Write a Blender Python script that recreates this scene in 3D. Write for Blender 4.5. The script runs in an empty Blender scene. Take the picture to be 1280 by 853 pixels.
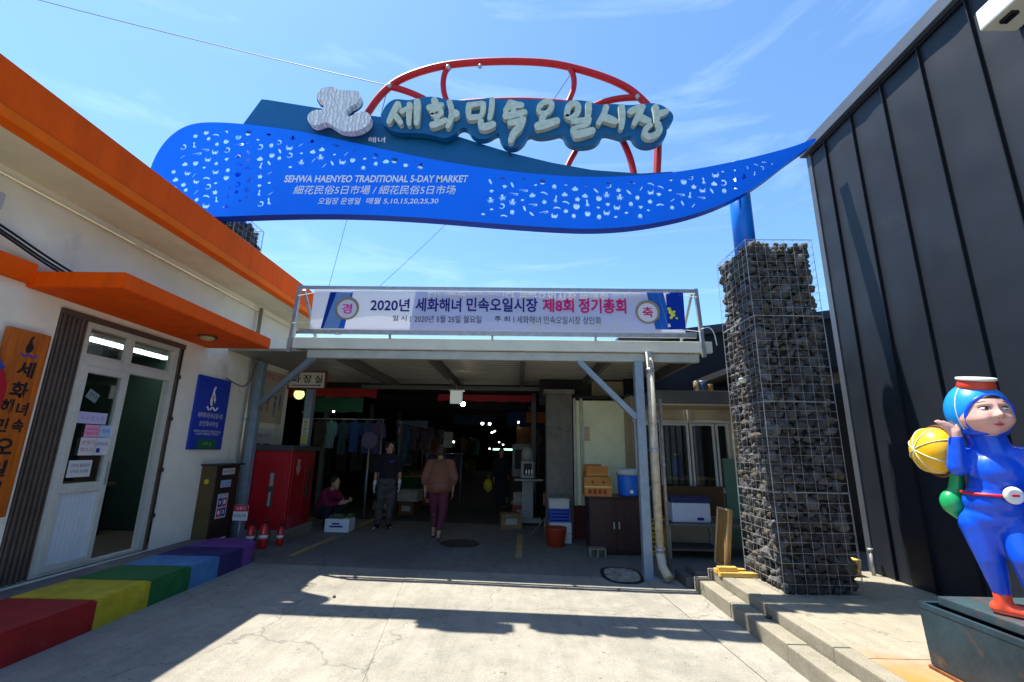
import bpy, bmesh, math, random
from mathutils import Vector, Matrix, noise
random.seed(7)
SC = bpy.context.scene
COL = SC.collection
R = math.radians
# ---------------------------------------------------------------- camera
H = 1.6
F = 569.0
YAW, PITCH, ROLL = R(1.0), R(13.4), R(0.9)
fw = Vector((-math.sin(YAW)*math.cos(PITCH), math.cos(YAW)*math.cos(PITCH), math.sin(PITCH)))
rt = Vector((math.cos(YAW), math.sin(YAW), 0)); up = rt.cross(fw)
rt, up = rt*math.cos(ROLL)+up*math.sin(ROLL), -rt*math.sin(ROLL)+up*math.cos(ROLL)
cd = bpy.data.cameras.new('camera'); cam = bpy.data.objects.new('camera', cd); COL.objects.link(cam)
cd.sensor_width = 36; cd.lens = 36*F/1280; cd.clip_start = .05; cd.clip_end = 3000
M4 = Matrix((rt, up, -fw)).transposed().to_4x4(); M4.translation = (0, 0, H)
cam.matrix_world = M4
SC.camera = cam
# ---------------------------------------------------------------- world and sun
SUN = Vector((-.345, .135, 1)).normalized()
el = math.asin(SUN.z); az = math.atan2(SUN.x, SUN.y)
W = bpy.data.worlds.new('World'); SC.world = W; W.use_nodes = True
nt = W.node_tree; nt.nodes.clear()
def N(nt, t, **k):
    n = nt.nodes.new(t)
    for a, b in k.items(): setattr(n, a, b)
    return n
sky = N(nt, 'ShaderNodeTexSky', sky_type='NISHITA', sun_disc=False)
sky.sun_elevation = el; sky.sun_rotation = az
sky.air_density = 1.0; sky.dust_density = .5; sky.ozone_density = 2.5; sky.altitude = 0
bg = N(nt, 'ShaderNodeBackground'); bg.inputs[1].default_value = .095
tc = N(nt, 'ShaderNodeTexCoord')
mp = N(nt, 'ShaderNodeMapping'); mp.inputs['Rotation'].default_value = (0, R(-14), R(18)); mp.inputs['Scale'].default_value = (1.0, 2.2, 7.5)
nz = N(nt, 'ShaderNodeTexNoise'); nz.inputs['Scale'].default_value = 1.6; nz.inputs['Detail'].default_value = 7; nz.inputs['Roughness'].default_value = .58; nz.inputs['Distortion'].default_value = .6
rp = N(nt, 'ShaderNodeValToRGB'); rp.color_ramp.elements[0].position = .50; rp.color_ramp.elements[1].position = .82
rp.color_ramp.elements[0].color = (0, 0, 0, 1); rp.color_ramp.elements[1].color = (.26, .26, .26, 1)
mx = N(nt, 'ShaderNodeMixRGB'); mx.inputs[2].default_value = (7.5, 9.0, 10.5, 1)
tint = N(nt, 'ShaderNodeMixRGB', blend_type='MULTIPLY'); tint.inputs[0].default_value = 1; tint.inputs[2].default_value = (.88, 1.14, 1.28, 1)
L = nt.links.new
L(tc.outputs['Generated'], mp.inputs[0]); L(mp.outputs[0], nz.inputs[0]); L(nz.outputs[0], rp.inputs[0])
L(sky.outputs[0], tint.inputs[1]); L(rp.outputs[0], mx.inputs[0]); L(tint.outputs[0], mx.inputs[1]); L(mx.outputs[0], bg.inputs[0])
L(bg.outputs[0], N(nt, 'ShaderNodeOutputWorld').inputs[0])
sd = bpy.data.lights.new('sun', 'SUN'); sd.energy = 5.0; sd.angle = R(.5); sd.color = (1, .93, .80)
so = bpy.data.objects.new('sun', sd); COL.objects.link(so); so.rotation_euler = SUN.to_track_quat('Z', 'Y').to_euler()
vs = SC.view_settings; vs.view_transform = 'Standard'; vs.look = 'None'; vs.exposure = 1.25; vs.gamma = 1; vs.use_curve_mapping = False
SC.cycles.max_bounces = 6; SC.cycles.transparent_max_bounces = 12; SC.cycles.use_denoising = True
# ---------------------------------------------------------------- measuring: a sight line of the camera cut with a real plane
def ray(u, v): return rt*((u-640)/F) - up*((v-426.5)/F) + fw
def atY(u, v, y): d = ray(u, v); return Vector((0, 0, H)) + d*(y/d.y)
def atX(u, v, x): d = ray(u, v); return Vector((0, 0, H)) + d*(x/d.x)
def atZ(u, v, z=0): d = ray(u, v); return Vector((0, 0, H)) + d*((z-H)/d.z)
def gz(x): return .02*(1.8-min(1.8, max(-4.6, x)))
# ---------------------------------------------------------------- materials
MATS = {}
def mat(name, col, rough=.6, metal=0, var=.0, vscale=4, bump=0, bscale=60, spec=.35, col2=None, rand=0, coat=0, stretch=None, dirt_or_sheen=None, dscale=1.5, dmin=.5):
    if name in MATS: return MATS[name]
    m = bpy.data.materials.new(name); m.use_nodes = True; t = m.node_tree; b = t.nodes['Principled BSDF']; L = t.links.new
    b.inputs['Roughness'].default_value = rough; b.inputs['Metallic'].default_value = metal; b.inputs['Specular IOR Level'].default_value = spec
    b.inputs['Coat Weight'].default_value = coat
    c = (*col, 1); tcn = N(t, 'ShaderNodeTexCoord'); src = tcn.outputs['Object']
    if stretch:
        mpn = N(t, 'ShaderNodeMapping'); mpn.inputs['Scale'].default_value = stretch; L(src, mpn.inputs[0]); src = mpn.outputs[0]
    out = None
    if var or col2:
        n1 = N(t, 'ShaderNodeTexNoise'); n1.inputs['Scale'].default_value = vscale; n1.inputs['Detail'].default_value = 8; n1.inputs['Roughness'].default_value = .65
        L(src, n1.inputs[0])
        r1 = N(t, 'ShaderNodeValToRGB'); r1.color_ramp.elements[0].position = .35; r1.color_ramp.elements[1].position = .65
        a = col2 if col2 else tuple(x*(1-var) for x in col)
        d = col if col2 else tuple(min(1, x*(1+var*.5)) for x in col)
        r1.color_ramp.elements[0].color = (*a, 1); r1.color_ramp.elements[1].color = (*d, 1)
        L(n1.outputs[0], r1.inputs[0]); out = r1.outputs[0]
    if dirt_or_sheen:
        n2 = N(t, 'ShaderNodeTexNoise'); n2.inputs['Scale'].default_value = dscale; n2.inputs['Detail'].default_value = 9; n2.inputs['Roughness'].default_value = .7
        L(src, n2.inputs[0])
        r2 = N(t, 'ShaderNodeValToRGB'); r2.color_ramp.elements[0].position = dmin; r2.color_ramp.elements[1].position = min(1, dmin+.2)
        L(n2.outputs[0], r2.inputs[0])
        mm = N(t, 'ShaderNodeMixRGB'); L(r2.outputs[0], mm.inputs[0]); mm.inputs[2].default_value = (*dirt_or_sheen, 1)
        if out: L(out, mm.inputs[1])
        else: mm.inputs[1].default_value = c
        out = mm.outputs[0]
    if rand:
        oi = N(t, 'ShaderNodeObjectInfo'); mr = N(t, 'ShaderNodeMapRange'); mr.inputs[3].default_value = 1-rand; mr.inputs[4].default_value = 1+rand
        L(oi.outputs['Random'], mr.inputs[0]); vm = N(t, 'ShaderNodeVectorMath', operation='SCALE')
        if out: L(out, vm.inputs[0])
        else: vm.inputs[0].default_value = col
        L(mr.outputs[0], vm.inputs['Scale']); out = vm.outputs[0]
    if out: L(out, b.inputs['Base Color'])
    else: b.inputs['Base Color'].default_value = c
    if bump:
        n3 = N(t, 'ShaderNodeTexNoise'); n3.inputs['Scale'].default_value = bscale; n3.inputs['Detail'].default_value = 6
        L(src, n3.inputs[0]); bn = N(t, 'ShaderNodeBump'); bn.inputs['Strength'].default_value = bump; bn.inputs['Distance'].default_value = .01
        L(n3.outputs[0], bn.inputs['Height']); L(bn.outputs[0], b.inputs['Normal'])
    MATS[name] = m; return m
def emit(name, col, s):
    if name in MATS: return MATS[name]
    m = bpy.data.materials.new(name); m.use_nodes = True; b = m.node_tree.nodes['Principled BSDF']
    b.inputs['Base Color'].default_value = (*col, 1); b.inputs['Emission Color'].default_value = (*col, 1); b.inputs['Emission Strength'].default_value = s
    MATS[name] = m; return m
def glass(name, tintc=(.9, .95, .95), refl=.12):
    m = bpy.data.materials.new(name); m.use_nodes = True; t = m.node_tree; t.nodes.clear()
    o = N(t, 'ShaderNodeOutputMaterial'); a = N(t, 'ShaderNodeBsdfTransparent'); a.inputs[0].default_value = (*tintc, 1)
    g = N(t, 'ShaderNodeBsdfGlossy'); g.inputs['Roughness'].default_value = .02
    lf_ = N(t, 'ShaderNodeLayerWeight'); lf_.inputs[0].default_value = .5; lw = N(t, 'ShaderNodeMath', operation='POWER'); lw.inputs[1].default_value = 4; t.links.new(lf_.outputs['Facing'], lw.inputs[0]); ad = N(t, 'ShaderNodeMath', operation='ADD'); ad.inputs[1].default_value = refl*.6
    mxs = N(t, 'ShaderNodeMixShader'); L = t.links.new
    L(lw.outputs[0], ad.inputs[0]); L(ad.outputs[0], mxs.inputs[0]); L(a.outputs[0], mxs.inputs[1]); L(g.outputs[0], mxs.inputs[2]); L(mxs.outputs[0], o.inputs[0])
    MATS[name] = m; return m
def concrete(name, base, dark, stain=None, fine=1.0):
    m = bpy.data.materials.new(name); m.use_nodes = True; t = m.node_tree; b = t.nodes['Principled BSDF']; L = t.links.new
    b.inputs['Roughness'].default_value = .9; b.inputs['Specular IOR Level'].default_value = .25
    tcn = type('G', (), {'outputs': {'Object': N(t, 'ShaderNodeNewGeometry').outputs['Position']}})
    def noise_(s, d=8, r=.6, dist=0):
        n = N(t, 'ShaderNodeTexNoise'); n.inputs['Scale'].default_value = s; n.inputs['Detail'].default_value = d; n.inputs['Roughness'].default_value = r; n.inputs['Distortion'].default_value = dist
        L(tcn.outputs['Object'], n.inputs[0]); return n.outputs[0]
    def ramp(src, p0, p1, c0, c1):
        r = N(t, 'ShaderNodeValToRGB'); r.color_ramp.elements[0].position = p0; r.color_ramp.elements[1].position = p1
        r.color_ramp.elements[0].color = (*c0, 1); r.color_ramp.elements[1].color = (*c1, 1); L(src, r.inputs[0]); return r.outputs[0]
    def mix(f, a, c, mode='MIX'):
        x = N(t, 'ShaderNodeMixRGB', blend_type=mode)
        if isinstance(f, float): x.inputs[0].default_value = f
        else: L(f, x.inputs[0])
        for k, s in ((1, a), (2, c)):
            if isinstance(s, tuple): x.inputs[k].default_value = (*s, 1)
            else: L(s, x.inputs[k])
        return x.outputs[0]
    c = ramp(noise_(.7, 10, .62, .5), .40, .60, dark, base)
    c = mix(.55, c, ramp(noise_(5, 8, .7), .3, .7, tuple(x*.7 for x in base), tuple(min(1, x*1.18) for x in base)))
    c = mix(ramp(noise_(110, 4, .85), .40, .60, (0, 0, 0), (1, 1, 1)), mix(1.0, c, (.66, .65, .63), 'MULTIPLY'), c)
    mpn = N(t, 'ShaderNodeMapping'); mpn.inputs['Scale'].default_value = (7, .5, 1); mpn.inputs['Rotation'].default_value = (0, 0, R(12)); L(tcn.outputs['Object'], mpn.inputs[0])
    ns = N(t, 'ShaderNodeTexNoise'); ns.inputs['Scale'].default_value = 1.6; ns.inputs['Detail'].default_value = 9; ns.inputs['Roughness'].default_value = .7; L(mpn.outputs[0], ns.inputs[0])
    c = mix(ramp(ns.outputs[0], .45, .75, (0, 0, 0), (.8, .8, .8)), c, mix(1.0, c, (.80, .79, .77), 'MULTIPLY'))
    c = mix(ramp(noise_(.45, 5, .7, 1.2), .56, .60, (0, 0, 0), (.7, .7, .7)), c, mix(1.0, c, (.84, .85, .86), 'MULTIPLY'))
    c = mix(ramp(noise_(33, 3, .6), .72, .76, (0, 0, 0), (.6, .6, .6)), c, tuple(min(1, x*1.35) for x in base))
    c = mix(ramp(noise_(1.9, 6, .75, 1.5), .60, .70, (0, 0, 0), (.5, .5, .5)), c, tuple(x*.55 for x in dark))
    c = mix(ramp(noise_(17, 2, .5), .70, .74, (0, 0, 0), (.75, .75, .75)), c, tuple(x*.45 for x in dark))
    # hairline cracks
    vo = N(t, 'ShaderNodeTexVoronoi', feature='DISTANCE_TO_EDGE'); vo.inputs['Scale'].default_value = .33
    wv = N(t, 'ShaderNodeVectorMath', operation='ADD'); nn = N(t, 'ShaderNodeTexNoise'); nn.inputs['Scale'].default_value = 3; nn.inputs['Detail'].default_value = 6
    sc_ = N(t, 'ShaderNodeVectorMath', operation='SCALE'); sc_.inputs['Scale'].default_value = .5
    L(tcn.outputs['Object'], nn.inputs[0]); L(nn.outputs['Color'], sc_.inputs[0]); L(tcn.outputs['Object'], wv.inputs[0]); L(sc_.outputs[0], wv.inputs[1]); L(wv.outputs[0], vo.inputs['Vector'])
    c = mix(ramp(vo.outputs['Distance'], .0, .004, (.6, .6, .6), (0, 0, 0)), c, tuple(x*.4 for x in dark))
    if stain:
        (px, py, rad, sc) = stain
        sp = N(t, 'ShaderNodeVectorMath', operation='DISTANCE'); L(tcn.outputs['Object'], sp.inputs[0]); sp.inputs[1].default_value = (px, py, .27)
        ma = N(t, 'ShaderNodeMath', operation='ADD'); L(sp.outputs['Value'], ma.inputs[0]); ms = N(t, 'ShaderNodeMath', operation='MULTIPLY'); ms.inputs[1].default_value = .55
        L(noise_(5, 8, .7, .6), ms.inputs[0]); L(ms.outputs[0], ma.inputs[1])
        c = mix(ramp(ma.outputs[0], rad*.6, rad*1.3, (.9, .9, .9), (0, 0, 0)), c, sc)
    L(c, b.inputs['Base Color'])
    bn = N(t, 'ShaderNodeBump'); bn.inputs['Strength'].default_value = .5*fine; bn.inputs['Distance'].default_value = .006
    L(noise_(90, 5, .7), bn.inputs['Height']); L(bn.outputs[0], b.inputs['Normal'])
    MATS[name] = m; return m
# ---------------------------------------------------------------- mesh building
def V(*a): return Vector(a)
class MB:
    def __init__(s): s.b = bmesh.new()
    def box(s, lo, hi, bev=0, rot=None, piv=None):
        lo, hi = Vector(lo), Vector(hi)
        tmp = bmesh.new(); bmesh.ops.create_cube(tmp, size=1)
        c = (lo+hi)/2; d = hi-lo
        for v in tmp.verts: v.co = Vector((v.co.x*d.x, v.co.y*d.y, v.co.z*d.z))
        if bev: bmesh.ops.bevel(tmp, geom=tmp.edges[:], offset=bev, segments=2, affect='EDGES', profile=.6)
        for v in tmp.verts:
            co = v.co + c
            if rot is not None:
                p = Vector(piv) if piv else c
                co = rot @ (co-p) + p
            v.co = co
        s._add(tmp); return s
    def _add(s, tmp, M=None):
        mp_ = {}
        for v in tmp.verts: mp_[v] = s.b.verts.new(M @ v.co if M is not None else v.co)
        for f in tmp.faces:
            try: nf = s.b.faces.new([mp_[v] for v in f.verts]); nf.smooth = f.smooth
            except ValueError: pass
        tmp.free()
    def poly(s, pts, d):               # polygon pts extruded by vector d
        d = Vector(d); a = [s.b.verts.new(p) for p in pts]; c = [s.b.verts.new(Vector(p)+d) for p in pts]; n = len(pts)
        s.b.faces.new(a); s.b.faces.new(c[::-1])
        for i in range(n): s.b.faces.new((a[i], a[(i+1) % n], c[(i+1) % n], c[i]))
        return s
    def face(s, pts): s.b.faces.new([s.b.verts.new(p) for p in pts]); return s
    def tube(s, pts, r, seg=8, closed=False, r2=None):
        pts = [Vector(p) for p in pts]; n = len(pts); rings = []
        for i, p in enumerate(pts):
            if closed: t = pts[(i+1) % n]-pts[i-1]
            else: t = pts[min(i+1, n-1)]-pts[max(i-1, 0)]
            if t.length < 1e-9: t = Vector((0, 0, 1))
            t.normalize()
            if i == 0:
                a = t.orthogonal().normalized()
            else:
                a = (prev - t*prev.dot(t)); a = a.normalized() if a.length > 1e-6 else t.orthogonal().normalized()
            prev = a; bb = t.cross(a)
            rr = r if r2 is None else r+(r2-r)*i/(n-1)
            if callable(r): rr = r(i/(n-1))
            rings.append([s.b.verts.new(p+(a*math.cos(2*math.pi*k/seg)+bb*math.sin(2*math.pi*k/seg))*rr) for k in range(seg)])
        m = n if closed else n-1
        for i in range(m):
            A, B = rings[i], rings[(i+1) % n]
            for k in range(seg):
                f = s.b.faces.new((A[k], A[(k+1) % seg], B[(k+1) % seg], B[k])); f.smooth = seg > 5
        if not closed:
            s.b.faces.new(rings[0][::-1]); s.b.faces.new(rings[-1])
        return s
    def lathe(s, prof, c, seg=24, axis=Vector((0, 0, 1))):
        c = Vector(c); axis = Vector(axis).normalized(); a = axis.orthogonal().normalized(); bb = axis.cross(a); rings = []
        for r, h in prof:
            rings.append([s.b.verts.new(c+axis*h+(a*math.cos(2*math.pi*k/seg)+bb*math.sin(2*math.pi*k/seg))*max(r, 1e-4)) for k in range(seg)])
        for i in range(len(rings)-1):
            for k in range(seg):
                f = s.b.faces.new((rings[i][k], rings[i][(k+1) % seg], rings[i+1][(k+1) % seg], rings[i+1][k])); f.smooth = True
        s.b.faces.new(rings[0][::-1]); s.b.faces.new(rings[-1]); return s
    def ell(s, c, r, rot=None, sub=3, fn=None):
        tmp = bmesh.new(); bmesh.ops.create_icosphere(tmp, subdivisions=sub, radius=1)
        for f in tmp.faces: f.smooth = True
        for v in tmp.verts:
            k = fn(v.co) if fn else 1
            co = Vector((v.co.x*r[0], v.co.y*r[1], v.co.z*r[2]))*k
            if rot is not None: co = rot @ co
            v.co = co + Vector(c)
        s._add(tmp); return s
    def build(s, name, m, parent=None, local=False, kind=None):
        bmesh.ops.recalc_face_normals(s.b, faces=s.b.faces[:])
        me = bpy.data.meshes.new(name)
        o = bpy.data.objects.new(name, me); COL.objects.link(o)
        if parent:
            o.parent = parent
            if not local:
                off = origin(parent)
                for v in s.b.verts: v.co -= off
        s.b.to_mesh(me); s.b.free()
        me.materials.append(m) if not isinstance(m, (list, tuple)) else [me.materials.append(x) for x in m]
        if kind: o['kind'] = kind
        return o
def origin(o):
    p = Vector((0, 0, 0))
    while o: p += o.location; o = o.parent
    return p
def thing(name, label, cat, loc=(0, 0, 0), group=None, rz=0):
    o = bpy.data.objects.new(name, None); COL.objects.link(o); o.location = loc; o.rotation_euler = (0, 0, rz); o.empty_display_size = .1
    return tag(o, label, cat, group)
def tag(o, label, cat, group=None):
    o['label'] = label; o['category'] = cat
    if group: o['group'] = group
    return o
def struct(o): o['kind'] = 'structure'; return o
def dup(o, parent=None, loc=None, label=None):
    c = o.copy(); COL.objects.link(c)
    if parent: c.parent = parent
    if loc is not None: c.location = loc
    if label: c['label'] = label
    for ch in list(o.children): dup(ch, c)
    return c
def from_obj(o):                     # mesh of an evaluated object, which is then removed
    bpy.context.view_layer.update(); dg = bpy.context.evaluated_depsgraph_get()
    me = bpy.data.meshes.new_from_object(o.evaluated_get(dg)); bpy.data.objects.remove(o); return me
FONTCACHE = {}
def text_mesh(s, extr, off):
    k = (s, extr, off)
    if k in FONTCACHE: return FONTCACHE[k].copy()
    cu = bpy.data.curves.new('t', 'FONT'); cu.body = s; cu.extrude = extr; cu.offset = off; cu.resolution_u = 3
    o = bpy.data.objects.new('t', cu); COL.objects.link(o)
    me = from_obj(o); FONTCACHE[k] = me; return me.copy()
def text(s, lo, r, u, w, h, m, parent, name='lettering', depth=.002, off=0, lift=.003, keep=False):
    """writing s fitted in a w x h rectangle whose lower left corner is lo, running along r, upright along u"""
    me = text_mesh(s, 0, off)
    r, u = Vector(r).normalized(), Vector(u).normalized(); n = r.cross(u)
    xs = [v.co.x for v in me.vertices]; ys = [v.co.y for v in me.vertices]
    if not xs: return None
    x0, x1, y0, y1 = min(xs), max(xs), min(ys), max(ys)
    sx = w/(x1-x0); sy = h/(y1-y0)
    if keep: sx = sy = min(sx, sy)
    o = bpy.data.objects.new(name, me); COL.objects.link(o); me.name = name
    base = Vector(lo) - (origin(parent) if parent else Vector((0, 0, 0)))
    for v in me.vertices: v.co = base + r*((v.co.x-x0)*sx) + u*((v.co.y-y0)*sy) + n*lift
    me.materials.clear(); me.materials.append(m)
    if parent: o.parent = parent
    return o
def curve_fill(polys, extr):         # 2D closed polygons -> filled mesh with holes (in x,y)
    cu = bpy.data.curves.new('c', 'CURVE'); cu.dimensions = '2D'; cu.fill_mode = 'BOTH'; cu.extrude = extr
    for p in polys:
        sp = cu.splines.new('POLY'); sp.points.add(len(p)-1); sp.use_cyclic_u = True
        for q, (x, y) in zip(sp.points, p): q.co = (x, y, 0, 1)
    o = bpy.data.objects.new('c', cu); COL.objects.link(o); return from_obj(o)
def smooth_pts(p, k=2, closed=True):
    p = [Vector(q) for q in p]
    for _ in range(k):
        q = []; n = len(p)
        for i in range(n if closed else n-1):
            a, b = p[i], p[(i+1) % n]; q += [a*.75+b*.25, a*.25+b*.75]
        if not closed: q = [p[0]]+q+[p[-1]]
        p = q
    return p
def skin(name, verts, edges, m, parent, sub=1, local=True, root=0):
    me = bpy.data.meshes.new(name); me.from_pydata([v[:3] for v in verts], edges, [])
    o = bpy.data.objects.new(name, me); COL.objects.link(o)
    md = o.modifiers.new('s', 'SKIN'); md.use_smooth_shade = True
    for i, v in enumerate(verts):
        sv = me.skin_vertices[0].data[i]
        r = v[3]; sv.radius = (r, r) if not isinstance(r, tuple) else r
        sv.use_root = (i == root)
    sb = o.modifiers.new('u', 'SUBSURF'); sb.levels = sub; sb.render_levels = sub
    nm = from_obj(o); nm.name = name
    for p in nm.polygons: p.use_smooth = True
    nm.materials.clear(); nm.materials.append(m)
    c = bpy.data.objects.new(name, nm); COL.objects.link(c); c.parent = parent; return c
def remeshed(name, mb, m, parent, vox=.012, it=6, local=False, fold=0):
    bmesh.ops.recalc_face_normals(mb.b, faces=mb.b.faces[:])
    me = bpy.data.meshes.new(name); mb.b.to_mesh(me); mb.b.free()
    o = bpy.data.objects.new(name, me); COL.objects.link(o)
    rm = o.modifiers.new('r', 'REMESH'); rm.mode = 'VOXEL'; rm.voxel_size = vox
    sm = o.modifiers.new('s', 'SMOOTH'); sm.iterations = it; sm.factor = .5
    nm = from_obj(o); nm.name = name
    off = origin(parent) if parent and not local else Vector((0, 0, 0))
    if fold:
        dv = [v.normal*(fold*(noise.noise(Vector((v.co.x*11, v.co.y*11, v.co.z*5)))*1.0+noise.noise(Vector((v.co.x*26+v.co.z*8, v.co.y*26, v.co.z*14+3)))*.6)) for v in nm.vertices]
        for v, d in zip(nm.vertices, dv): v.co += d
    for v in nm.vertices: v.co -= off
    for p in nm.polygons: p.use_smooth = True
    nm.materials.clear(); nm.materials.append(m)
    c = bpy.data.objects.new(name, nm); COL.objects.link(c)
    if parent: c.parent = parent
    return c
X_, Y_, Z_ = V(1, 0, 0), V(0, 1, 0), V(0, 0, 1)
# ---------------------------------------------------------------- palette
cream = mat('cream render', (.82, .76, .56), .85, var=.12, vscale=1.5, bump=.25, bscale=80, dirt_or_sheen=(.42, .40, .33), dscale=.9, dmin=.56)
whitewall = mat('white render', (.86, .83, .73), .85, var=.08, vscale=2, bump=.3, bscale=90, dirt_or_sheen=(.5, .48, .42), dscale=1.3, dmin=.58)
orange = mat('orange painted concrete', (.86, .098, .0), .75, spec=.15, var=.12, vscale=3, bump=.15, bscale=60, dirt_or_sheen=(.52, .065, .004), dscale=2.2, dmin=.56, stretch=(1.5, 1.5, .35))
orange2 = mat('bright orange edge', (.90, .14, .0), .7, spec=.15, var=.08, vscale=3)
greysteel = mat('galvanised steel', (.36, .38, .40), .45, .6, var=.2, vscale=12, dirt_or_sheen=(.24, .2, .17), dscale=6, dmin=.6)
bluegrey = mat('blue grey painted steel', (.23, .30, .37), .5, .1, var=.15, vscale=8, dirt_or_sheen=(.2, .15, .11), dscale=7, dmin=.64)
whitepaint = mat('off white painted steel', (.66, .67, .58), .5, var=.1, vscale=3, dirt_or_sheen=(.35, .3, .22), dscale=3, dmin=.62)
darksteel = mat('dark metal sheet', (.012, .016, .025), .5, .0, var=.25, vscale=.7, bump=.35, bscale=1.3, spec=.3, dirt_or_sheen=(.022, .026, .034), dscale=1.6, dmin=.56)
darkseam = mat('dark metal seam', (.010, .011, .015), .45, .3)
flash = mat('grey flashing', (.09, .105, .13), .45, .3, var=.1, vscale=5)
black = mat('black', (.012, .012, .014), .6)
white = mat('white', (.8, .8, .8), .5)
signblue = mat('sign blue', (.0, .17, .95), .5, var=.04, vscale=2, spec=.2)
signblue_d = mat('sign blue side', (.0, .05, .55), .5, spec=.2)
teal = mat('teal panel', (.0, .10, .27), .5, var=.06, vscale=3)
letterm = mat('letter facing', (.50, .56, .47), .5, var=.2, vscale=14, dirt_or_sheen=(.36, .34, .22), dscale=9, dmin=.6)
redpipe = mat('red painted pipe', (.42, .004, .012), .45, var=.1, vscale=6, dirt_or_sheen=(.5, .3, .3), dscale=9, dmin=.68)
wood = mat('wood', (.42, .26, .10), .7, var=.3, vscale=6, stretch=(1, 12, 12), bump=.2, bscale=30)
glassm = glass('window glass', refl=.22)
con_shade = concrete('paving with painted shade', (.215, .21, .195), (.14, .138, .132)); con_hall = concrete('hall floor with painted shade', (.07, .068, .065), (.045, .044, .042))  # darker paving copies: canopy and hall shade painted into the colour
# ================================================================ GROUND
con = concrete('concrete paving', (.340, .325, .285), (.22, .213, .19))
con2 = concrete('kerb concrete', (.31, .29, .235), (.17, .16, .13))
con3 = concrete('platform concrete', (.35, .325, .26), (.24, .225, .185), stain=(2.46, 3.05, .80, (.50, .17, .03)))
mortar = mat('joint filler', (.10, .09, .075), .9)
gb = MB(); gb.face([(-400, -60, -.04), (400, -60, -.04), (400, 900, -.04), (-400, 900, -.04)])
ground = struct(gb.build('ground', mat('far ground', (.28, .27, .24), .9, var=.3, vscale=.1)))
gb = MB(); gb.face([(-12, -12, gz(-12)-.022), (1.8, -12, -.022), (1.8, 42, -.022), (-12, 42, gz(-12)-.022)]); gb.face([(1.8, -12, -.022), (9, -12, -.022), (9, 42, -.022), (1.8, 42, -.022)])
gb.build('joint_bed', mortar, ground)
def slab(x0, x1, y0, y1, xs=None, seed=0):
    """one poured concrete bay; xs gives skewed right edge (x at y0, x at y1)"""
    g = .002; rnd = random.Random(seed); dz = rnd.uniform(-.002, .002)
    a0, a1 = (x0 if not isinstance(x0, tuple) else x0), x1
    l0, l1 = a0 if isinstance(a0, tuple) else (a0, a0); r0, r1 = a1 if isinstance(a1, tuple) else (a1, a1)
    b = MB(); P = []
    for (x, y) in ((l0+g, y0+g), (r0-g-(.006 if abs(r0-jx(y0)) < .02 else 0), y0+g), (r1-g-(.006 if abs(r1-jx(y1)) < .02 else 0), y1-g), (l1+g, y1-g)): P.append(V(x, y, gz(x)+dz))
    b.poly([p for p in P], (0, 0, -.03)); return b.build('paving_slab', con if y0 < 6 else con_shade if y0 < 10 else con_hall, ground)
k = 0
jx = lambda y: (1.63+(6.3-y)*.0714)          # the skewed expansion joint
ys = [-9, -5, -1, 2.2, 6.42, 10.3, 14, 20, 27, 34, 42]
for i in range(len(ys)-1):
    y0, y1 = ys[i], ys[i+1]
    if y1 <= 6.5: cols = [-12, -8, -4.55, (-1.05-.13*(y0-3.64), -1.05-.13*(y1-3.64)) if y0 > 2 else -1.0, (jx(y0), jx(y1)) if y0 > 2 else (jx(2.2), jx(2.2)), 2.2]
    else: cols = [-12, -8, -4.2, -1.5, 1.65, 9]
    if y1 <= 6.5: cols.append(9)
    for a, b_ in zip(cols, cols[1:]):
        k += 1; slab(a, b_, y0, y1, seed=k)
# painted yellow guide lines
yl = mat('worn yellow paint', (.42, .33, .05), .8, dirt_or_sheen=(.22, .21, .18), dscale=9, dmin=.42)
for (xa, ya, xb, yb) in ((-3.17, 6.85, -3.11, 8.3), (.02, 7.3, .05, 9.2), (-3.1, 9.2, -3.05, 12), (.06, 9.8, .1, 14)):
    b = MB(); b.face([(xa-.05, ya, gz(xa)+.005), (xa+.05, ya, gz(xa)+.005), (xb+.05, yb, gz(xb)+.005), (xb-.05, yb, gz(xb)+.005)])
    o = b.build('painted_line', yl); struct(o)
# manhole cover
c = V(-.97, 8.2, gz(-.97)+.004)
t = thing('manhole_cover', 'round dark iron manhole cover set in the shaded paving', 'manhole cover', c)
b = MB(); b.lathe([(.33, -.02), (.33, .004), (.325, .006)], c, 32); iron = mat('cast iron', (.05, .045, .04), .6, .6, var=.3, vscale=9); b.build('rim', iron, t)
b = MB(); b.lathe([(.30, -.01), (.30, .009), (.29, .011)], c, 32)
for q in range(-4, 5):
    hw = math.sqrt(max(.0, .27**2-(q*.06)**2)); b.box((c.x-hw, c.y+q*.06-.012, c.z+.010), (c.x+hw, c.y+q*.06+.012, c.z+.015))
b.build('lid', iron, t)
# raised platform and its kerbs
PX, PE, PZ = 2.30, 6.05, .235
pb = struct(thing('platform', 'raised pale concrete platform with stepped kerb', 'platform', (PX, PE, 0))); del pb['category']; del pb['label']
ys = [-5, -2.2, .6, 3.6, PE]
for a, b_ in zip(ys, ys[1:]):
    b = MB(); b.box((2.44, a+.004, -.02), (9, b_-.004, PZ), .006); b.build('paving_slab', con3, pb)
y = PE; i = 0; rnd = random.Random(3)
while y > -5:
    ln = 1.0+rnd.uniform(-.02, .02)
    j = rnd.uniform(-.006, .006)
    b = MB(); b.box((2.13+j, y-ln+.006, -.02), (2.30+j, y-.003, .145+j*.5), .012); b.build('kerb_stone', con2, pb)
    b = MB(); b.box((2.305+j, y-ln-.3+.006, -.02), (2.436, y-.3-.003 if i else y-.003, PZ+.004+j*.3), .012); b.build('kerb_stone', con2, pb)
    y -= ln; i += 1
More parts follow.
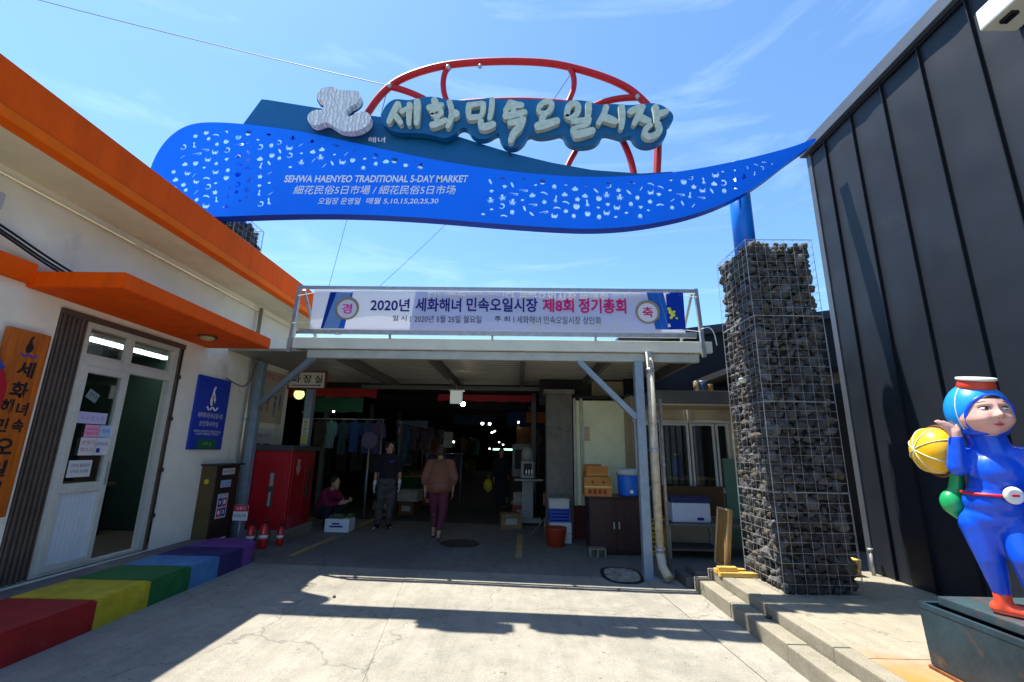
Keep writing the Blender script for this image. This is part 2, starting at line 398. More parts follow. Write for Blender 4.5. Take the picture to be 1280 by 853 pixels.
# dark return kerb at the platform's far end
b = MB(); b.box((2.05, 6.06, -.02), (2.16, 6.5, .13), .02); b.box((2.165, 6.06, -.02), (2.6, 6.42, .2), .02); b.build('kerb_stone', mat('dark wet concrete', (.07, .07, .07), .8), pb)
# ================================================================ RAINBOW STEP
SX0, SX1, SZ = -4.25, -3.48, .335
st = thing('rainbow_step', 'long doorstep painted in rainbow colour blocks along the office wall', 'step', (-3.9, 4.5, gz(-3.9)))
cols = [((.30, .012, .012), 1.2, 4.13, 'red painted block'), ((.48, .38, .02), 4.13, 4.70, 'yellow painted block'), ((.012, .13, .035), 4.70, 5.25, 'green painted block'),
        ((.07, .21, .45), 5.25, 5.72, 'light blue painted block'), ((.035, .025, .14), 5.72, 6.2, 'dark navy painted block'), ((.17, .06, .28), 6.2, 6.78, 'purple painted end block with rounded corner')]
for i, (cc, a, b_, lab) in enumerate(cols):
    b = MB()
    if i < 5: pts = [(SX0, a), (SX1, a), (SX1, b_), (SX0, b_)]
    else:
        pts = [(SX0, a), (SX1, a)] + [(SX1-.42+.42*math.cos(q), b_-.42+.42*math.sin(q)) for q in [math.pi/2*n/8 for n in range(9)]] + [(SX0, b_)]
    pts = [(x, y+(.001 if y == a else -.001), SZ) for x, y in pts]
    b.poly(pts, (0, 0, -(SZ-.02)))
    bmesh.ops.bevel(b.b, geom=[e for e in b.b.edges if all(v.co.z > SZ-.01 for v in e.verts)], offset=.012, segments=2, affect='EDGES')
    o = b.build('step_block', mat('paint '+lab, cc, .7, var=.25, vscale=5, bump=.5, bscale=35, dirt_or_sheen=tuple(x*.45+.10 for x in cc), dscale=8, dmin=.62), st); o['label'] = lab
b = MB(); b.box((-4.56, 1.2, .02), (SX0-.002, 6.78, .315), .01); b.build('threshold_strip', mat('grey threshold', (.16, .15, .15), .8, var=.3, vscale=6), st)
# ================================================================ LEFT OFFICE BUILDING
WX = -4.6
ob = thing('office_building', 'cream single storey office with orange eaves and orange door canopy', 'building', (-6, 5, 0))
DY0, DY1, DZ0, DZ1 = 4.30, 6.03, .33, 2.92           # opening for shutter and doors
def wallbox(y0, y1, z0, z1, m=whitewall, nm='wall'):
    b = MB(); b.box((WX-.2, y0, z0), (WX, y1, z1)); return b.build(nm, m, ob)
wallbox(-4, DY0, -.05, 3.99); wallbox(DY1, 9.0, -.05, 3.989); wallbox(DY0, DY1, DZ1, 3.988); wallbox(DY0, DY1, -.05, DZ0-.01)
b = MB(); b.box((-11, 8.8, -.05), (WX-.2, 8.998, 3.98)); b.build('wall', whitewall, ob)
b = MB(); b.box((-11, -4, -.05), (-10.8, 8.8, 3.98)); b.build('wall', whitewall, ob)
b = MB(); b.box((-10.8, -4, -.05), (WX-.2, -3.8, 3.98)); b.build('wall', whitewall, ob)
# soffit / roof slab
b = MB(); b.box((-11.2, -4.2, 3.99), (-3.95, 9.4, 4.14)); b.build('roof_soffit', cream, ob)
b = MB(); b.box((-11.2, -4.2, 4.141), (-4.1, 9.35, 4.3)); b.build('roof', mat('roof membrane', (.25, .25, .24), .9), ob)
b = MB(); b.box((-3.95, -4.25, 4.03), (-3.87, 9.45, 4.40), .01); b.build('fascia', orange, ob)
b = MB(); b.box((-3.98, -4.25, 3.94), (-3.84, 9.46, 4.029), .01); b.build('fascia_lip', orange2, ob)
b = MB(); b.box((-11, 9.36, 3.95), (-3.96, 9.44, 4.39), .01); b.build('fascia', orange, ob)
# lower orange band on the wall, left of the canopy
b = MB(); b.box((WX, -4, 3.03), (WX+.08, 3.93, 3.22), .008); b.build('orange_band', orange, ob)
# door canopy
b = MB(); b.poly([(WX, 3.93, 3.0), (-3.68, 3.93, 3.0), (-3.68, 6.50, 2.985), (WX, 6.50, 2.985)], (0, 0, .155))
bmesh.ops.bevel(b.b, geom=b.b.edges[:], offset=.008, segments=2, affect='EDGES'); cp = b.build('door_canopy', orange, ob)
b = MB(); cl = V(-4.1, 5.75, 2.99); b.lathe([(.11, 0), (.12, -.02), (.09, -.022)], cl, 24); b.build('canopy_lamp', mat('bronze lamp rim', (.16, .09, .04), .5, .4), cp)
b = MB(); b.lathe([(.088, -.015), (.075, -.045), (.03, -.06)], cl, 24); b.build('lamp_glass', mat('unlit lamp glass', (.5, .42, .22), .3), cp)
# eave drip stains: small conduit under the eave
b = MB(); b.tube([(WX+.03, -2, 3.90), (WX+.03, 8.9, 3.88)], .012, 6); b.build('conduit', cream, ob)
# accordion shutter
shut = mat('brown metal shutter', (.17, .135, .115), .45, .45, var=.2, vscale=6)
shut2 = mat('dark shutter gap', (.04, .03, .028), .6)
n = 12
for i in range(n):
    y = 4.308+i*(4.60-4.305)/n
    b = MB(); b.box((WX-.03, y, .34), (WX+.012+.012*(i % 2), y+.0135, 2.90), .003); b.build('shutter_slat', shut, ob)
b = MB(); b.box((WX-.06, 4.302, .345), (WX-.031, 4.60, 2.895)); b.build('shutter_track', shut2, ob)
b = MB(); b.box((WX-.12, DY0+.002, 2.86), (WX+.03, 6.028, 2.918)); b.build('shutter_box', mat('brown lintel', (.10, .07, .055), .6), ob)
# door set
fr = mat('aluminium door frame', (.62, .61, .56), .45, .15, var=.1, vscale=4, dirt_or_sheen=(.38, .34, .27), dscale=5, dmin=.62)
pw = mat('white door panel', (.62, .66, .72), .5, var=.06, vscale=3)
FX = WX-.06
ds = thing('door_set', 'x', 'x'); bpy.data.objects.remove(ds)
def fbox(y0, y1, z0, z1, x0=FX, x1=WX+.01, nm='door_frame', m=fr, par=ob):
    b = MB(); b.box((x0, y0, z0), (x1, y1, z1), .004); return b.build(nm, m, par)
fbox(4.602, 4.66, .34, 2.86); fbox(5.88, 5.95, .34, 2.86); fbox(4.66, 5.88, 2.80, 2.86); fbox(4.66, 5.88, 2.40, 2.50); fbox(5.16, 5.23, 2.50, 2.80); fbox(4.66, 5.88, .335, .37, nm='sill')
for a, b_ in ((4.66, 5.16), (5.23, 5.88)):
    tw = fbox(a, b_, 2.50, 2.53, nm='transom_window', x0=FX+.02, x1=WX-.01)
    b = MB(); b.box((FX+.01, a+.01, 2.50), (FX+.016, b_-.01, 2.80)); b.build('pane', glassm, tw)
# sliding leaf
lf = MB()
for (a, b_, c0, c1) in ((4.66, 4.72, .37, 2.40), (5.17, 5.235, .37, 2.40), (4.72, 5.17, 2.33, 2.40), (4.72, 5.17, 1.10, 1.19), (4.72, 5.17, .37, .43)):
    lf.box((WX-.045, a, c0), (WX+.022, b_, c1), .003)
leaf = lf.build('sliding_door', fr, ob)
for i in range(9):
    y = 4.72+.05*i; b = MB(); b.box((WX-.03, y+.002, .43), (WX-.004, y+.048, 1.10), .004); b.build('panel', pw, leaf)
b = MB(); b.box((WX-.02, 4.72, 1.19), (WX-.014, 5.17, 2.33)); b.build('pane', glassm, leaf)
b = MB(); b.box((WX+.022, 5.19, 1.15), (WX+.035, 5.205, 1.4), .003); b.build('handle', greysteel, leaf)
b = MB(); b.box((WX-.05, 5.955, .33), (WX+.012, 6.03, 2.86), .003); b.build('door_trim', mat('brown trim', (.13, .10, .07), .6, var=.3, vscale=9), ob)
b = MB(); b.tube([(WX+.02, 6.0, .4), (WX+.02, 6.0, 2.85)], .012, 6)
for z in (.7, 1.25, 1.9, 2.45): b.box((WX, 5.98, z), (WX+.04, 6.02, z+.05))
b.build('shutter_rod', mat('dark rod', (.06, .05, .045), .5, .4), ob)
# notices behind and on the glass
def notice(y0, y1, z0, z1, m, label, lines=(), tm=None, x=WX+.002, group=None, name='notice', par=None):
    b = MB(); b.box((x-.0015, y0, z0), (x, y1, z1)); o = b.build(name, m)
    if par: o.parent = par
    else: tag(o, label, 'notice', group)
    for (s, fy0, fy1, fz0, fz1) in lines:
        text(s, (x, y0+(y1-y0)*fy0, z0+(z1-z0)*fz0), Y_, Z_, (y1-y0)*(fy1-fy0), (z1-z0)*(fz1-fz0), tm or inkm, o, lift=.0015)
    return o
inkm = mat('black ink', (.02, .02, .03), .7); navyink = mat('navy ink', (.02, .02, .25), .7); redink = mat('red ink', (.55, .02, .05), .6); whiteink = mat('white ink', (.8, .8, .82), .6)
pinkp = mat('pink paper', (.75, .32, .52), .8); palep = mat('pale paper', (.62, .62, .66), .8); bluep = mat('pale blue paper', (.38, .52, .75), .8); lav = mat('lavender paper', (.50, .48, .72), .8)
notice(4.74, 5.08, 1.80, 1.92, lav, 'lavender strip notice across the upper glass of the sliding door', [('속 오 일 시 장', .1, .9, .3, .7)], mat('faded violet ink', (.25, .18, .45), .7))
notice(4.85, 5.02, 1.66, 1.79, pinkp, 'pink leaflet on the door glass, top left of four', [('코로나19 예방', .1, .9, .55, .75), ('행동수칙', .1, .9, .2, .42)], redink)
notice(5.025, 5.17, 1.66, 1.79, bluep, 'pale blue leaflet on the door glass, top right of four', [('안내', .2, .8, .4, .7)], navyink)
notice(4.83, 5.01, 1.47, 1.655, palep, 'white leaflet with pink print on the door glass, bottom left of four', [('손씻기', .1, .9, .6, .85), ('마스크', .1, .9, .2, .45)], redink)
notice(5.015, 5.17, 1.47, 1.655, palep, 'white leaflet with dark blue block on the door glass, bottom right of four', [('공지사항', .05, .95, .55, .75), ('■', .1, .4, .15, .4)], navyink)
notice(4.76, 5.02, 1.25, 1.42, palep, 'plain white paper notice with two lines low on the door glass', [('외부인 출입금지', .1, .9, .6, .8), ('사무실 안내문', .1, .9, .25, .45)], inkm)
t_ = MB(); t_.box((0, 0, 0), (.001, .14, .10)); o = t_.build('notice', palep); o.location = (WX-.03, 4.80, 2.08); o.rotation_euler = (R(-25), 0, 0); tag(o, 'small tilted white card taped high on the door glass', 'notice')
text('안내', (.001, .02, .03), Y_, Z_, .1, .05, inkm, None); q = bpy.data.objects['lettering.001'] if False else COL.objects[-1]
q.parent = o
# office interior
tealw = mat('green office wall', (.022, .05, .042), .8, var=.15, vscale=2); offl = mat('office floor', (.10, .09, .08), .6)
b = MB(); b.box((-8.2, 3.4, .28), (-4.81, 7.2, .33)); b.build('office_floor', offl, ob)
b = MB(); b.box((-8.25, 3.3, .33), (-8.2, 7.3, 2.98)); b.box((-8.2, 3.3, .33), (-4.81, 3.4, 2.98)); b.box((-8.2, 7.2, .33), (-4.81, 7.3, 2.98)); b.build('office_wall', tealw, ob)
b = MB(); b.box((-8.25, 3.3, 2.985), (-4.81, 7.3, 3.03)); b.build('office_ceiling', mat('office ceiling', (.5, .5, .48), .9), ob)
for i in range(3):
    y = 6.1+.3*i; b = MB(); b.box((-6.9+.3*i, 6.75, .9), (-6.65+.3*i, 6.9, 1.7), .01)
dk = thing('desk', 'dark office desk seen through the open doorway', 'desk', (-6.3, 6.3, .33)); b = MB(); b.box((-6.9, 5.7, 1.0), (-5.9, 6.9, 1.05), .006); b.build('top', mat('desk top', (.12, .09, .06), .5), dk)
b = MB(); b.box((-6.85, 5.75, .33), (-6.8, 6.85, .995)); b.build('side_panel', black, dk); b = MB(); b.box((-6.0, 5.75, .33), (-5.95, 6.85, .995)); b.build('side_panel', black, dk)
tube_e = emit('lit fluorescent tube', (.85, 1, .95), 3.0)
lt = thing('ceiling_light', 'lit fluorescent ceiling light inside the office, seen through the transom', 'lamp', (-5.6, 5.2, 2.95))
b = MB(); b.box((-5.75, 5.55, 2.93), (-5.45, 7.12, 2.98)); b.build('housing', white, lt); b = MB(); b.box((-5.72, 5.57, 2.915), (-5.52, 7.10, 2.929)); b.build('diffuser', tube_e, lt)
cab_y = emit('faint', (.1, .1, .1), 0)
# ---- vertical wooden sign
ws = thing('wooden_sign', 'tall orange brown wooden signboard with black brush writing by the shutter', 'sign', (WX+.05, 4, 1.2))
b = MB(); b.box((WX+.03, 3.84, .95), (WX+.075, 4.215, 2.60), .012)
b.build('board', mat('varnished orange wood', (.50, .12, .006), .5, var=.35, vscale=3, stretch=(3, 9, .8), bump=.1, bscale=12, dirt_or_sheen=(.25, .05, .004), dscale=1.2, dmin=.55), ws)
brush = mat('black brush ink', (.012, .008, .012), .6)
colz = [('세', 3.98, 2.17, .15, .15), ('화', 3.97, 1.98, .15, .15), ('녀', 4.06, 1.83, .10, .12), ('해', 3.93, 1.84, .10, .13), ('속', 4.06, 1.68, .10, .12), ('민', 3.92, 1.68, .11, .12), ('오', 3.96, 1.49, .16, .14), ('일', 3.95, 1.30, .16, .14), ('시', 3.95, 1.13, .15, .13), ('장', 3.95, .98, .15, .12)]
for s, y, z, w, h in colz: text(s, (WX+.075, y, z), Y_, Z_+V(0, .05, 0), w, h, brush, ws, off=.03)
# emblem: diver swirl on two little waves
def emblem(par, x, y, z, s, m1, m2, m3=None):
    b = MB(); pts = smooth_pts([(x, y-.1*s, z+.15*s), (x, y+.05*s, z+.22*s), (x, y+.16*s, z+.42*s), (x, y+.06*s, z+.62*s), (x, y-.02*s, z+.78*s), (x, y+.08*s, z+.95*s), (x, y+.0*s, z+1.0*s), (x, y-.09*s, z+.85*s), (x, y-.12*s, z+.62*s), (x, y-.2*s, z+.42*s), (x, y-.17*s, z+.25*s)], 2)
    b.poly(pts, (.002, 0, 0)); b.build('emblem_figure', m1, par)
    b = MB()
    for q in (-1, 1):
        b.tube([(x+.002, y+q*(.03+.3*t_)*s, z+(.12-.12*math.sin(t_*math.pi))*s) for t_ in [i/8 for i in range(9)]], .035*s, 6)
    b.build('emblem_wave', m2, par)
    if m3:
        b = MB(); b.ell((x+.003, y-.04*s, z+.5*s), (.003, .07*s, .12*s), sub=2); b.build('emblem_face', m3, par)
        b = MB(); b.ell((x+.003, y+.0*s, z+.3*s), (.0035, .05*s, .11*s), sub=2); b.build('emblem_body', brush, par)
emblem(ws, WX+.0755, 4.05, 2.36, .2, brush, mat('blue ink', (.03, .05, .6), .6))
# ---- round flag-like sign at the left edge
tg = thing('round_sign', 'round red and blue disc sign cut by the left edge of the photo', 'sign', (WX+.09, 3.4, 2.0))
b = MB(); cc_ = V(WX+.10, 3.53, 2.0); R0 = .37
def disc(c, r, d, n=40): return [(c.x, c.y+r*math.cos(2*math.pi*i/n), c.z+r*math.sin(2*math.pi*i/n)) for i in range(n)]
b.poly(disc(cc_, R0, 0), (.03, 0, 0)); b.build('red_disc', mat('sign red', (.42, .004, .015), .5), tg)
b = MB(); b.poly([(cc_.x+.031, cc_.y+(R0+.012)*math.cos(a), cc_.z+(R0+.012)*math.sin(a)) for a in [math.pi*i/20 for i in range(4, 17)]] + [(cc_.x+.031, cc_.y+(R0-.04)*math.cos(a), cc_.z+(R0-.04)*math.sin(a)) for a in [math.pi*i/20 for i in range(16, 3, -1)]], (.003, 0, 0)); b.build('blue_rim', mat('rim blue', (.02, .05, .35), .5), tg)
# ---- blue wall sign
bs = thing('blue_wall_sign', 'blue wall sign with white diver emblem and green plate beside the office door', 'sign', (WX, 6.75, 2.0))
b = MB(); b.box((WX+.004, 6.39, 1.53), (WX+.035, 7.12, 2.58), .004); b.build('board', mat('wall sign blue', (.012, .045, .42), .45, var=.08, vscale=2), bs)
emblem(bs, WX+.0355, 6.76, 2.10, .36, whiteink, whiteink, mat('flesh ink', (.6, .3, .2), .6))
text('세화해녀민속오일시장', (WX+.035, 6.47, 1.98), Y_, Z_, .56, .075, whiteink, bs); text('상인회사무실', (WX+.035, 6.53, 1.86), Y_, Z_, .42, .075, whiteink, bs)
text('SEHWA HAENYEO TRADITIONAL', (WX+.035, 6.45, 1.775), Y_, Z_, .6, .03, whiteink, bs); text('5-DAY MARKET OFFICE', (WX+.035, 6.5, 1.735), Y_, Z_, .5, .03, whiteink, bs)
b = MB(); b.box((WX+.036, 6.56, 1.54), (WX+.045, 6.96, 1.68), .002); g_ = b.build('green_plate', mat('green plate', (.012, .12, .05), .5), bs)
text('사무실', (WX+.045, 6.65, 1.58), Y_, Z_, .2, .06, mat('pale green ink', (.2, .5, .3), .6), g_)
# ---- air conditioner box and cables on the wall
ac = thing('wall_unit', 'grey junction box fixed high on the cream wall at the left edge', 'box', (WX, 3.4, 3.5))
b = MB(); b.box((WX, 3.1, 3.52), (WX+.16, 3.47, 3.68), .02); b.build('casing', mat('grey plastic', (.42, .43, .42), .5), ac)
cb = MB()
for i, dz in enumerate((0, -.035, -.06)):
    cb.tube(smooth_pts([(WX+.10+.01*i, 2.6, 3.60+dz), (WX+.09, 3.5, 3.44+dz), (WX+.10, 4.0, 3.30+dz*1.2), (WX+.09, 4.5, 3.22+dz), (WX+.1, 4.9, 3.165)], 3, False), .011, 6)
tag(cb.build('cable_bundle', mat('black cable', (.01, .01, .012), .5)), 'black cables running down the cream wall above the orange canopy', 'cable')
b = MB(); b.tube(smooth_pts([(-4.56, 6.55, 3.17), (-4.45, 7.2, 3.5), (-4.3, 7.4, 3.3), (-4.44, 7.45, 2.75), (-4.2, 6.9, 2.45), (-4.35, 6.85, 2.52), (-4.5, 6.87, 2.6)], 3, False), .012, 6)
tag(b.build('cable', mat('grey cable', (.12, .13, .15), .5)), 'loose grey cable looping between the pipe and the blue wall sign', 'cable')
dp = thing('drain_pipe', 'thin pale vertical pipe on the wall behind the electrical cabinet', 'pipe', (-4.5, 7.35, 0))
b = MB(); b.tube([(-4.52, 7.55, .1), (-4.52, 7.55, 3.93)], .032, 12); b.build('pipe', mat('stainless pipe', (.42, .40, .36), .3, .7), dp)
b = MB()
for z in (1.0, 2.0, 2.9): b.lathe([(.04, 0), (.04, .04)], (-4.52, 7.55, z), 12)
b.build('bracket', greysteel, dp)
# ---- electrical cabinet
EX0, EX1, EY0, EY1 = -4.595, -4.36, 6.80, 7.34
ec = thing('electrical_cabinet', 'brown and black electrical cabinet covered in stickers against the white wall', 'cabinet', ((EX0+EX1)/2, EY0, .13))
z0, z1 = .13, 1.30
b = MB(); b.box((EX0, EY0, z0), (EX1-.02, EY1, z1), .006); b.build('casing', mat('brown cabinet steel', (.115, .078, .03), .5, .2, var=.2, vscale=3), ec)
b = MB(); b.box((EX1-.02, EY0, z0), (EX1, EY1, z1), .006); d_ = b.build('front_door', mat('black brown door', (.035, .022, .02), .45, .2), ec)
b = MB(); b.box((EX0-.0, EY0-.04, z1), (EX1+.05, EY1+.04, z1+.025), .006); b.build('lid', mat('dark lid', (.03, .028, .03), .5), ec)
for (x, nm) in ((EX0+.10, 1),):
    b = MB(); b.lathe([(.035, 0), (.035, .004)], (x, EY0, 1.08), 20, (0, -1, 0)); b.build('round_sticker', mat('yellow sticker', (.6, .42, .02), .6), ec)
stick = mat('white sticker', (.62, .62, .66), .5)
notice(6.92, 7.22, 1.17, 1.26, stick, '', [('승용차 진입금지', .05, .95, .25, .75)], inkm, x=EX1+.003, par=None, name='sticker')
o = COL.objects['sticker']; tag(o, 'white sticker with black writing at the top of the black cabinet door', 'sticker')
notice(6.92, 7.16, .99, 1.09, bluep, 'pale blue sticker second from the top of the black cabinet door', [('전기위험', .1, .9, .5, .8), ('접근금지', .1, .9, .15, .4)], navyink, x=EX1+.003, name='sticker')
st3 = notice(6.90, 7.14, .56, .90, palep, 'poster sticker with four red and blue pictures on the cabinet door', [('CCTV', .1, .9, .88, .97)], navyink, x=EX1+.003, name='sticker')
for i in range(2):
    for j in range(2):
        b = MB(); b.box((EX1+.003, 6.92+.105*i, .58+.14*j), (EX1+.0045, 7.015+.105*i, .70+.14*j)); pc = b.build('picture', navyink if (i+j) % 2 else redink, st3)
        b = MB(); b.ell((EX1+.005, 6.965+.105*i, .64+.14*j), (.001, .03, .035), sub=2); b.build('figure', bluep if (i+j) % 2 else whiteink, pc)
notice(6.86, 7.22, .17, .28, stick, 'white sticker with black writing at the foot of the black cabinet door', [('주차금지구역', .06, .94, .2, .8)], inkm, x=EX1+.003, name='sticker')
# ---- fire extinguishers
red_e = mat('extinguisher red', (.45, .01, .012), .3, coat=.4)
def extinguisher(x, y, label, s=1.0, rz=0):
    z = gz(x); t = thing('fire_extinguisher', label, 'fire extinguisher', (x, y, z), 'fire extinguishers by the red cabinet', rz)
    b = MB(); b.lathe([(.0, 0), (.062*s, .003), (.064*s, .03), (.064*s, .27*s), (.05*s, .315*s), (.02*s, .34*s), (.016*s, .36*s)], (0, 0, 0), 20); b.build('tank', red_e, t, True)
    b = MB(); b.lathe([(.0645*s, .14*s), (.0645*s, .19*s)], (0, 0, 0), 20); b.build('label_band', stick, t, True)
    b = MB(); b.lathe([(.018, .355*s), (.022, .39*s), (.012, .4*s)], (0, 0, 0), 12); b.box((-.01, -.09, .385*s), (.01, .02, .4*s), .003); b.box((-.01, -.085, .415*s), (.01, .02, .425*s), .003); b.build('valve_handle', black, t, True)
    b = MB(); b.tube(smooth_pts([(0, .01, .38*s), (.05, .05, .37*s), (.085, .03, .25*s), (.08, -.01, .1*s)], 2, False), .008, 6); b.build('hose', black, t, True)
    return t
extinguisher(-3.98, 7.22, 'fire extinguisher half hidden behind the others, nearest the cabinet', .92)
extinguisher(-3.80, 7.25, 'front red fire extinguisher with a white label band', 1.0, .6)
extinguisher(-3.66, 7.48, 'fire extinguisher at the rear, nearest the red hose cabinet', .8, 1.2)
fs = thing('small_notice_board', 'small red and white notice board on a stake above the fire extinguishers', 'sign', (-4.17, 7.2, gz(-4.1)))
b = MB(); b.box((-4.28, 7.20, .50), (-4.06, 7.215, .72), .003); bd = b.build('board', palep, fs); b = MB(); b.box((-4.28, 7.197, .63), (-4.06, 7.1995, .72)); b.build('red_header', redink, fs)
text('소화기', (-4.24, 7.197, .65), X_, Z_, .14, .05, whiteink, fs); text('비치구역', (-4.26, 7.199, .54), X_, Z_, .18, .055, inkm, fs)
b = MB(); b.tube([(-4.17, 7.225, gz(-4.1)), (-4.17, 7.225, .52)], .012, 8); b.build('stake', greysteel, fs)
# ---- red fire hose cabinet on a concrete plinth
rc = thing('fire_hose_cabinet', 'large bright red fire hose cabinet on a concrete plinth beside the entrance', 'cabinet', (-4.14, 8.2, .1))
RX0, RX1, RY0, RY1 = -4.50, -3.78, 7.82, 8.72
cabred = mat('cabinet red', (.34, .003, .01), .4, var=.06, vscale=2, coat=.2)
b = MB(); b.box((RX0, RY0-.04, 0), (RX1+.05, RY1+.05, .27), .015); b.build('plinth', con2, rc)
b = MB(); b.box((RX0+.03, RY0, .27), (RX1-.01, RY1, 1.52), .008); b.build('casing', cabred, rc)
b = MB(); b.box((RX0+.10, RY0-.012, .31), (RX1-.08, RY0-.001, 1.48), .004); b.box((RX1-.009, RY0+.06, .31), (RX1+.004, RY0+.5, 1.48), .004); b.box((RX1-.009, RY0+.52, .31), (RX1+.004, RY1-.05, 1.48), .004); b.build('door', cabred, rc)
b = MB(); b.poly([(RX0-.02, RY0-.05, 1.521), (RX1+.04, RY0-.05, 1.521), (RX1+.02, RY0-.03, 1.60), (RX0, RY0-.03, 1.62)], (0, RY1-RY0+.1, 0)); b.build('lid', mat('dark roof sheet', (.05, .045, .05), .5), rc)
for (y_, nm) in ((RY0-.013, 0),):
    b = MB(); b.box((RX0+.38, y_-.004, .62), (RX0+.47, y_, 1.18), .002); w_ = b.build('window', mat('dark cabinet glass', (.06, .05, .05), .15), rc)
    b = MB(); b.box((RX0+.40, y_-.006, .64), (RX0+.44, y_-.0045, .86)); b.box((RX0+.395, y_-.006, .95), (RX0+.455, y_-.0045, 1.16)); b.build('instruction_label', mat('faded label', (.32, .25, .24), .5), w_)
b = MB(); b.box((RX1+.0045, RY0+.62, .7), (RX1+.008, RY0+.74, 1.25), .002); b.build('window', mat('dark cabinet glass', (.06, .05, .05), .15), rc)
b = MB(); b.poly([(RX1+.0045, RY0+.24+a*.1, 1.24+c_*.14) for a, c_ in ((0, -1), (1, .1), (.5, .1), (.5, 1), (-.5, 1), (-.5, .1), (-1, .1))], (.001, 0, 0)); b.build('arrow_mark', mat('faded pink mark', (.5, .25, .27), .6), rc)
# ---- poster on the wall end and toilet sign
po = notice(7.95, 8.85, 2.0, 2.95, mat('cream poster', (.50, .44, .34), .7), 'cream poster with small figures on the wall beside the toilet sign', [('화장실 안내', .08, .92, .84, .95)], redink, x=WX+.004, name='poster')
for i, (y, z, w, h, m_) in enumerate(((8.1, 2.35, .12, .38, redink), (8.3, 2.35, .1, .36, redink), (8.55, 2.3, .12, .42, mat('ink teal', (.02, .12, .25), .6)), (8.72, 2.4, .08, .3, navyink))):
    b = MB(); b.poly([(WX+.0045, y-w*.25, z-h*.45), (WX+.0045, y-w*.1, z), (WX+.0045, y+w*.1, z), (WX+.0045, y+w*.25, z-h*.45), (WX+.0045, y+w*.4, z-h*.4), (WX+.0045, y+w*.2, z+h*.3), (WX+.0045, y-w*.2, z+h*.3), (WX+.0045, y-w*.4, z-h*.4)], (.001, 0, 0)); b.ell((WX+.005, y, z+h*.42), (.001, w*.3, w*.35), sub=2); b.build('printed_figure', m_, po)
notice(8.0, 8.6, 1.55, 1.9, palep, 'small white printed sheet on the wall under the cream poster', [('이용시간', .15, .85, .55, .75), ('■ ■', .1, .9, .05, .25)], inkm, x=WX+.004)
tsn = thing('toilet_sign', 'white toilet direction sign with black Korean writing and arrow under the canopy', 'sign', (-4.12, 8.78, 2.95))
b = MB(); b.box((-4.52, 8.77, 2.68), (-3.77, 8.81, 3.03), .006); b.build('frame', mat('maroon frame', (.16, .03, .02), .6), tsn)
b = MB(); b.box((-4.49, 8.764, 2.71), (-3.80, 8.7695, 3.005)); b.build('face', mat('white sign face', (.66, .63, .55), .5), tsn)
text('화 장 실', (-4.44, 8.764, 2.80), X_, Z_, .60, .16, inkm, tsn, off=.02)
b = MB(); b.box((-4.42, 8.7615, 2.745), (-3.90, 8.7635, 2.762)); b.poly([(-3.90, 8.7615, 2.735), (-3.84, 8.7615, 2.754), (-3.90, 8.7615, 2.773)], (0, .002, 0)); b.build('arrow_mark', inkm, tsn)
b = MB(); b.box((-4.16, 8.82, .1), (-4.02, 8.96, 2.9), .006); b.build('post', bluegrey, tsn)
n_ = MB(); n_.box((-4.155, 8.816, 1.65), (-4.025, 8.8195, 2.12)); nn_ = n_.build('notice', mat('cream card', (.55, .5, .35), .7)); tag(nn_, 'narrow cream and yellow card fixed to the grey toilet sign post', 'notice')
b = MB(); b.box((-4.15, 8.814, 1.67), (-4.03, 8.8155, 1.75)); b.build('yellow_stripe', mat('yellow print', (.6, .45, .05), .6), nn_)
for i, s in enumerate('음식물반입'): text(s, (-4.125, 8.816, 2.03-i*.065), X_, Z_, .07, .05, inkm, nn_)
# ================================================================ ENTRANCE CANOPY
CY = 6.53
CX0, CX1 = -3.42, 2.78
ca = thing('entrance_canopy', 'flat corrugated entrance canopy on grey steel posts carrying the banner rails', 'canopy', (0, CY, 0))
b = MB(); b.box((CX0, 6.44, 2.995), (CX1, 6.52, 3.16), .01); b.build('fascia', whitepaint, ca)
b = MB(); b.box((-3.12, 6.50, 2.865), (2.60, 6.60, 2.985), .006); b.build('front_beam', mat('pale grey beam', (.42, .44, .40), .5, .1, var=.15, vscale=4, dirt_or_sheen=(.25, .17, .08), dscale=5, dmin=.64), ca)
# corrugated roof: a trapezoid profile along y, ribs run along x
deck = mat('roof deck sheet', (.30, .295, .25), .5, .1, var=.12, vscale=2)
b = MB(); y = 6.53; zb = 3.04; prof = []
while y < 10.4:
    prof += [(y, zb), (y+.09, zb), (y+.11, zb+.045), (y+.17, zb+.045)]; y += .19
vs0 = [b.b.verts.new((CX0, p, q+.0)) for p, q in prof]; vs1 = [b.b.verts.new((CX1, p, q)) for p, q in prof]
vs2 = [b.b.verts.new((CX0, p, q+.03)) for p, q in prof]; vs3 = [b.b.verts.new((CX1, p, q+.03)) for p, q in prof]
for i in range(len(prof)-1):
    b.b.faces.new((vs0[i], vs0[i+1], vs1[i+1], vs1[i])); b.b.faces.new((vs2[i], vs3[i], vs3[i+1], vs2[i+1]))
b.build('roof_deck', deck, ca)
for x in (-2.75, -1.35, .05, 1.35, 2.55):
    b = MB(); b.box((x-.04, 6.61, 2.88), (x+.04, 10.3, 3.035), .006); b.build('rafter', mat('rafter steel', (.10, .10, .095), .6, .1), ca)
b = MB(); b.box((-4.58, 6.95, 3.05), (CX0-.004, 10.4, 3.09)); b.build('sun_gap_deck', deck, ca); b = MB(); b.box((-5.4, 9.005, 3.05), (-4.584, 10.4, 3.09)); b.build('sun_gap_deck', deck, ca)  # deck strips added to block sun leaking in between canopy and wall
for y in (9.5,):
    b = MB(); b.box((CX0+.1, y, 2.80), (CX1-.1, y+.08, 2.879), .006); b.build('cross_beam', mat('rafter steel', (.10, .10, .095), .6), ca)
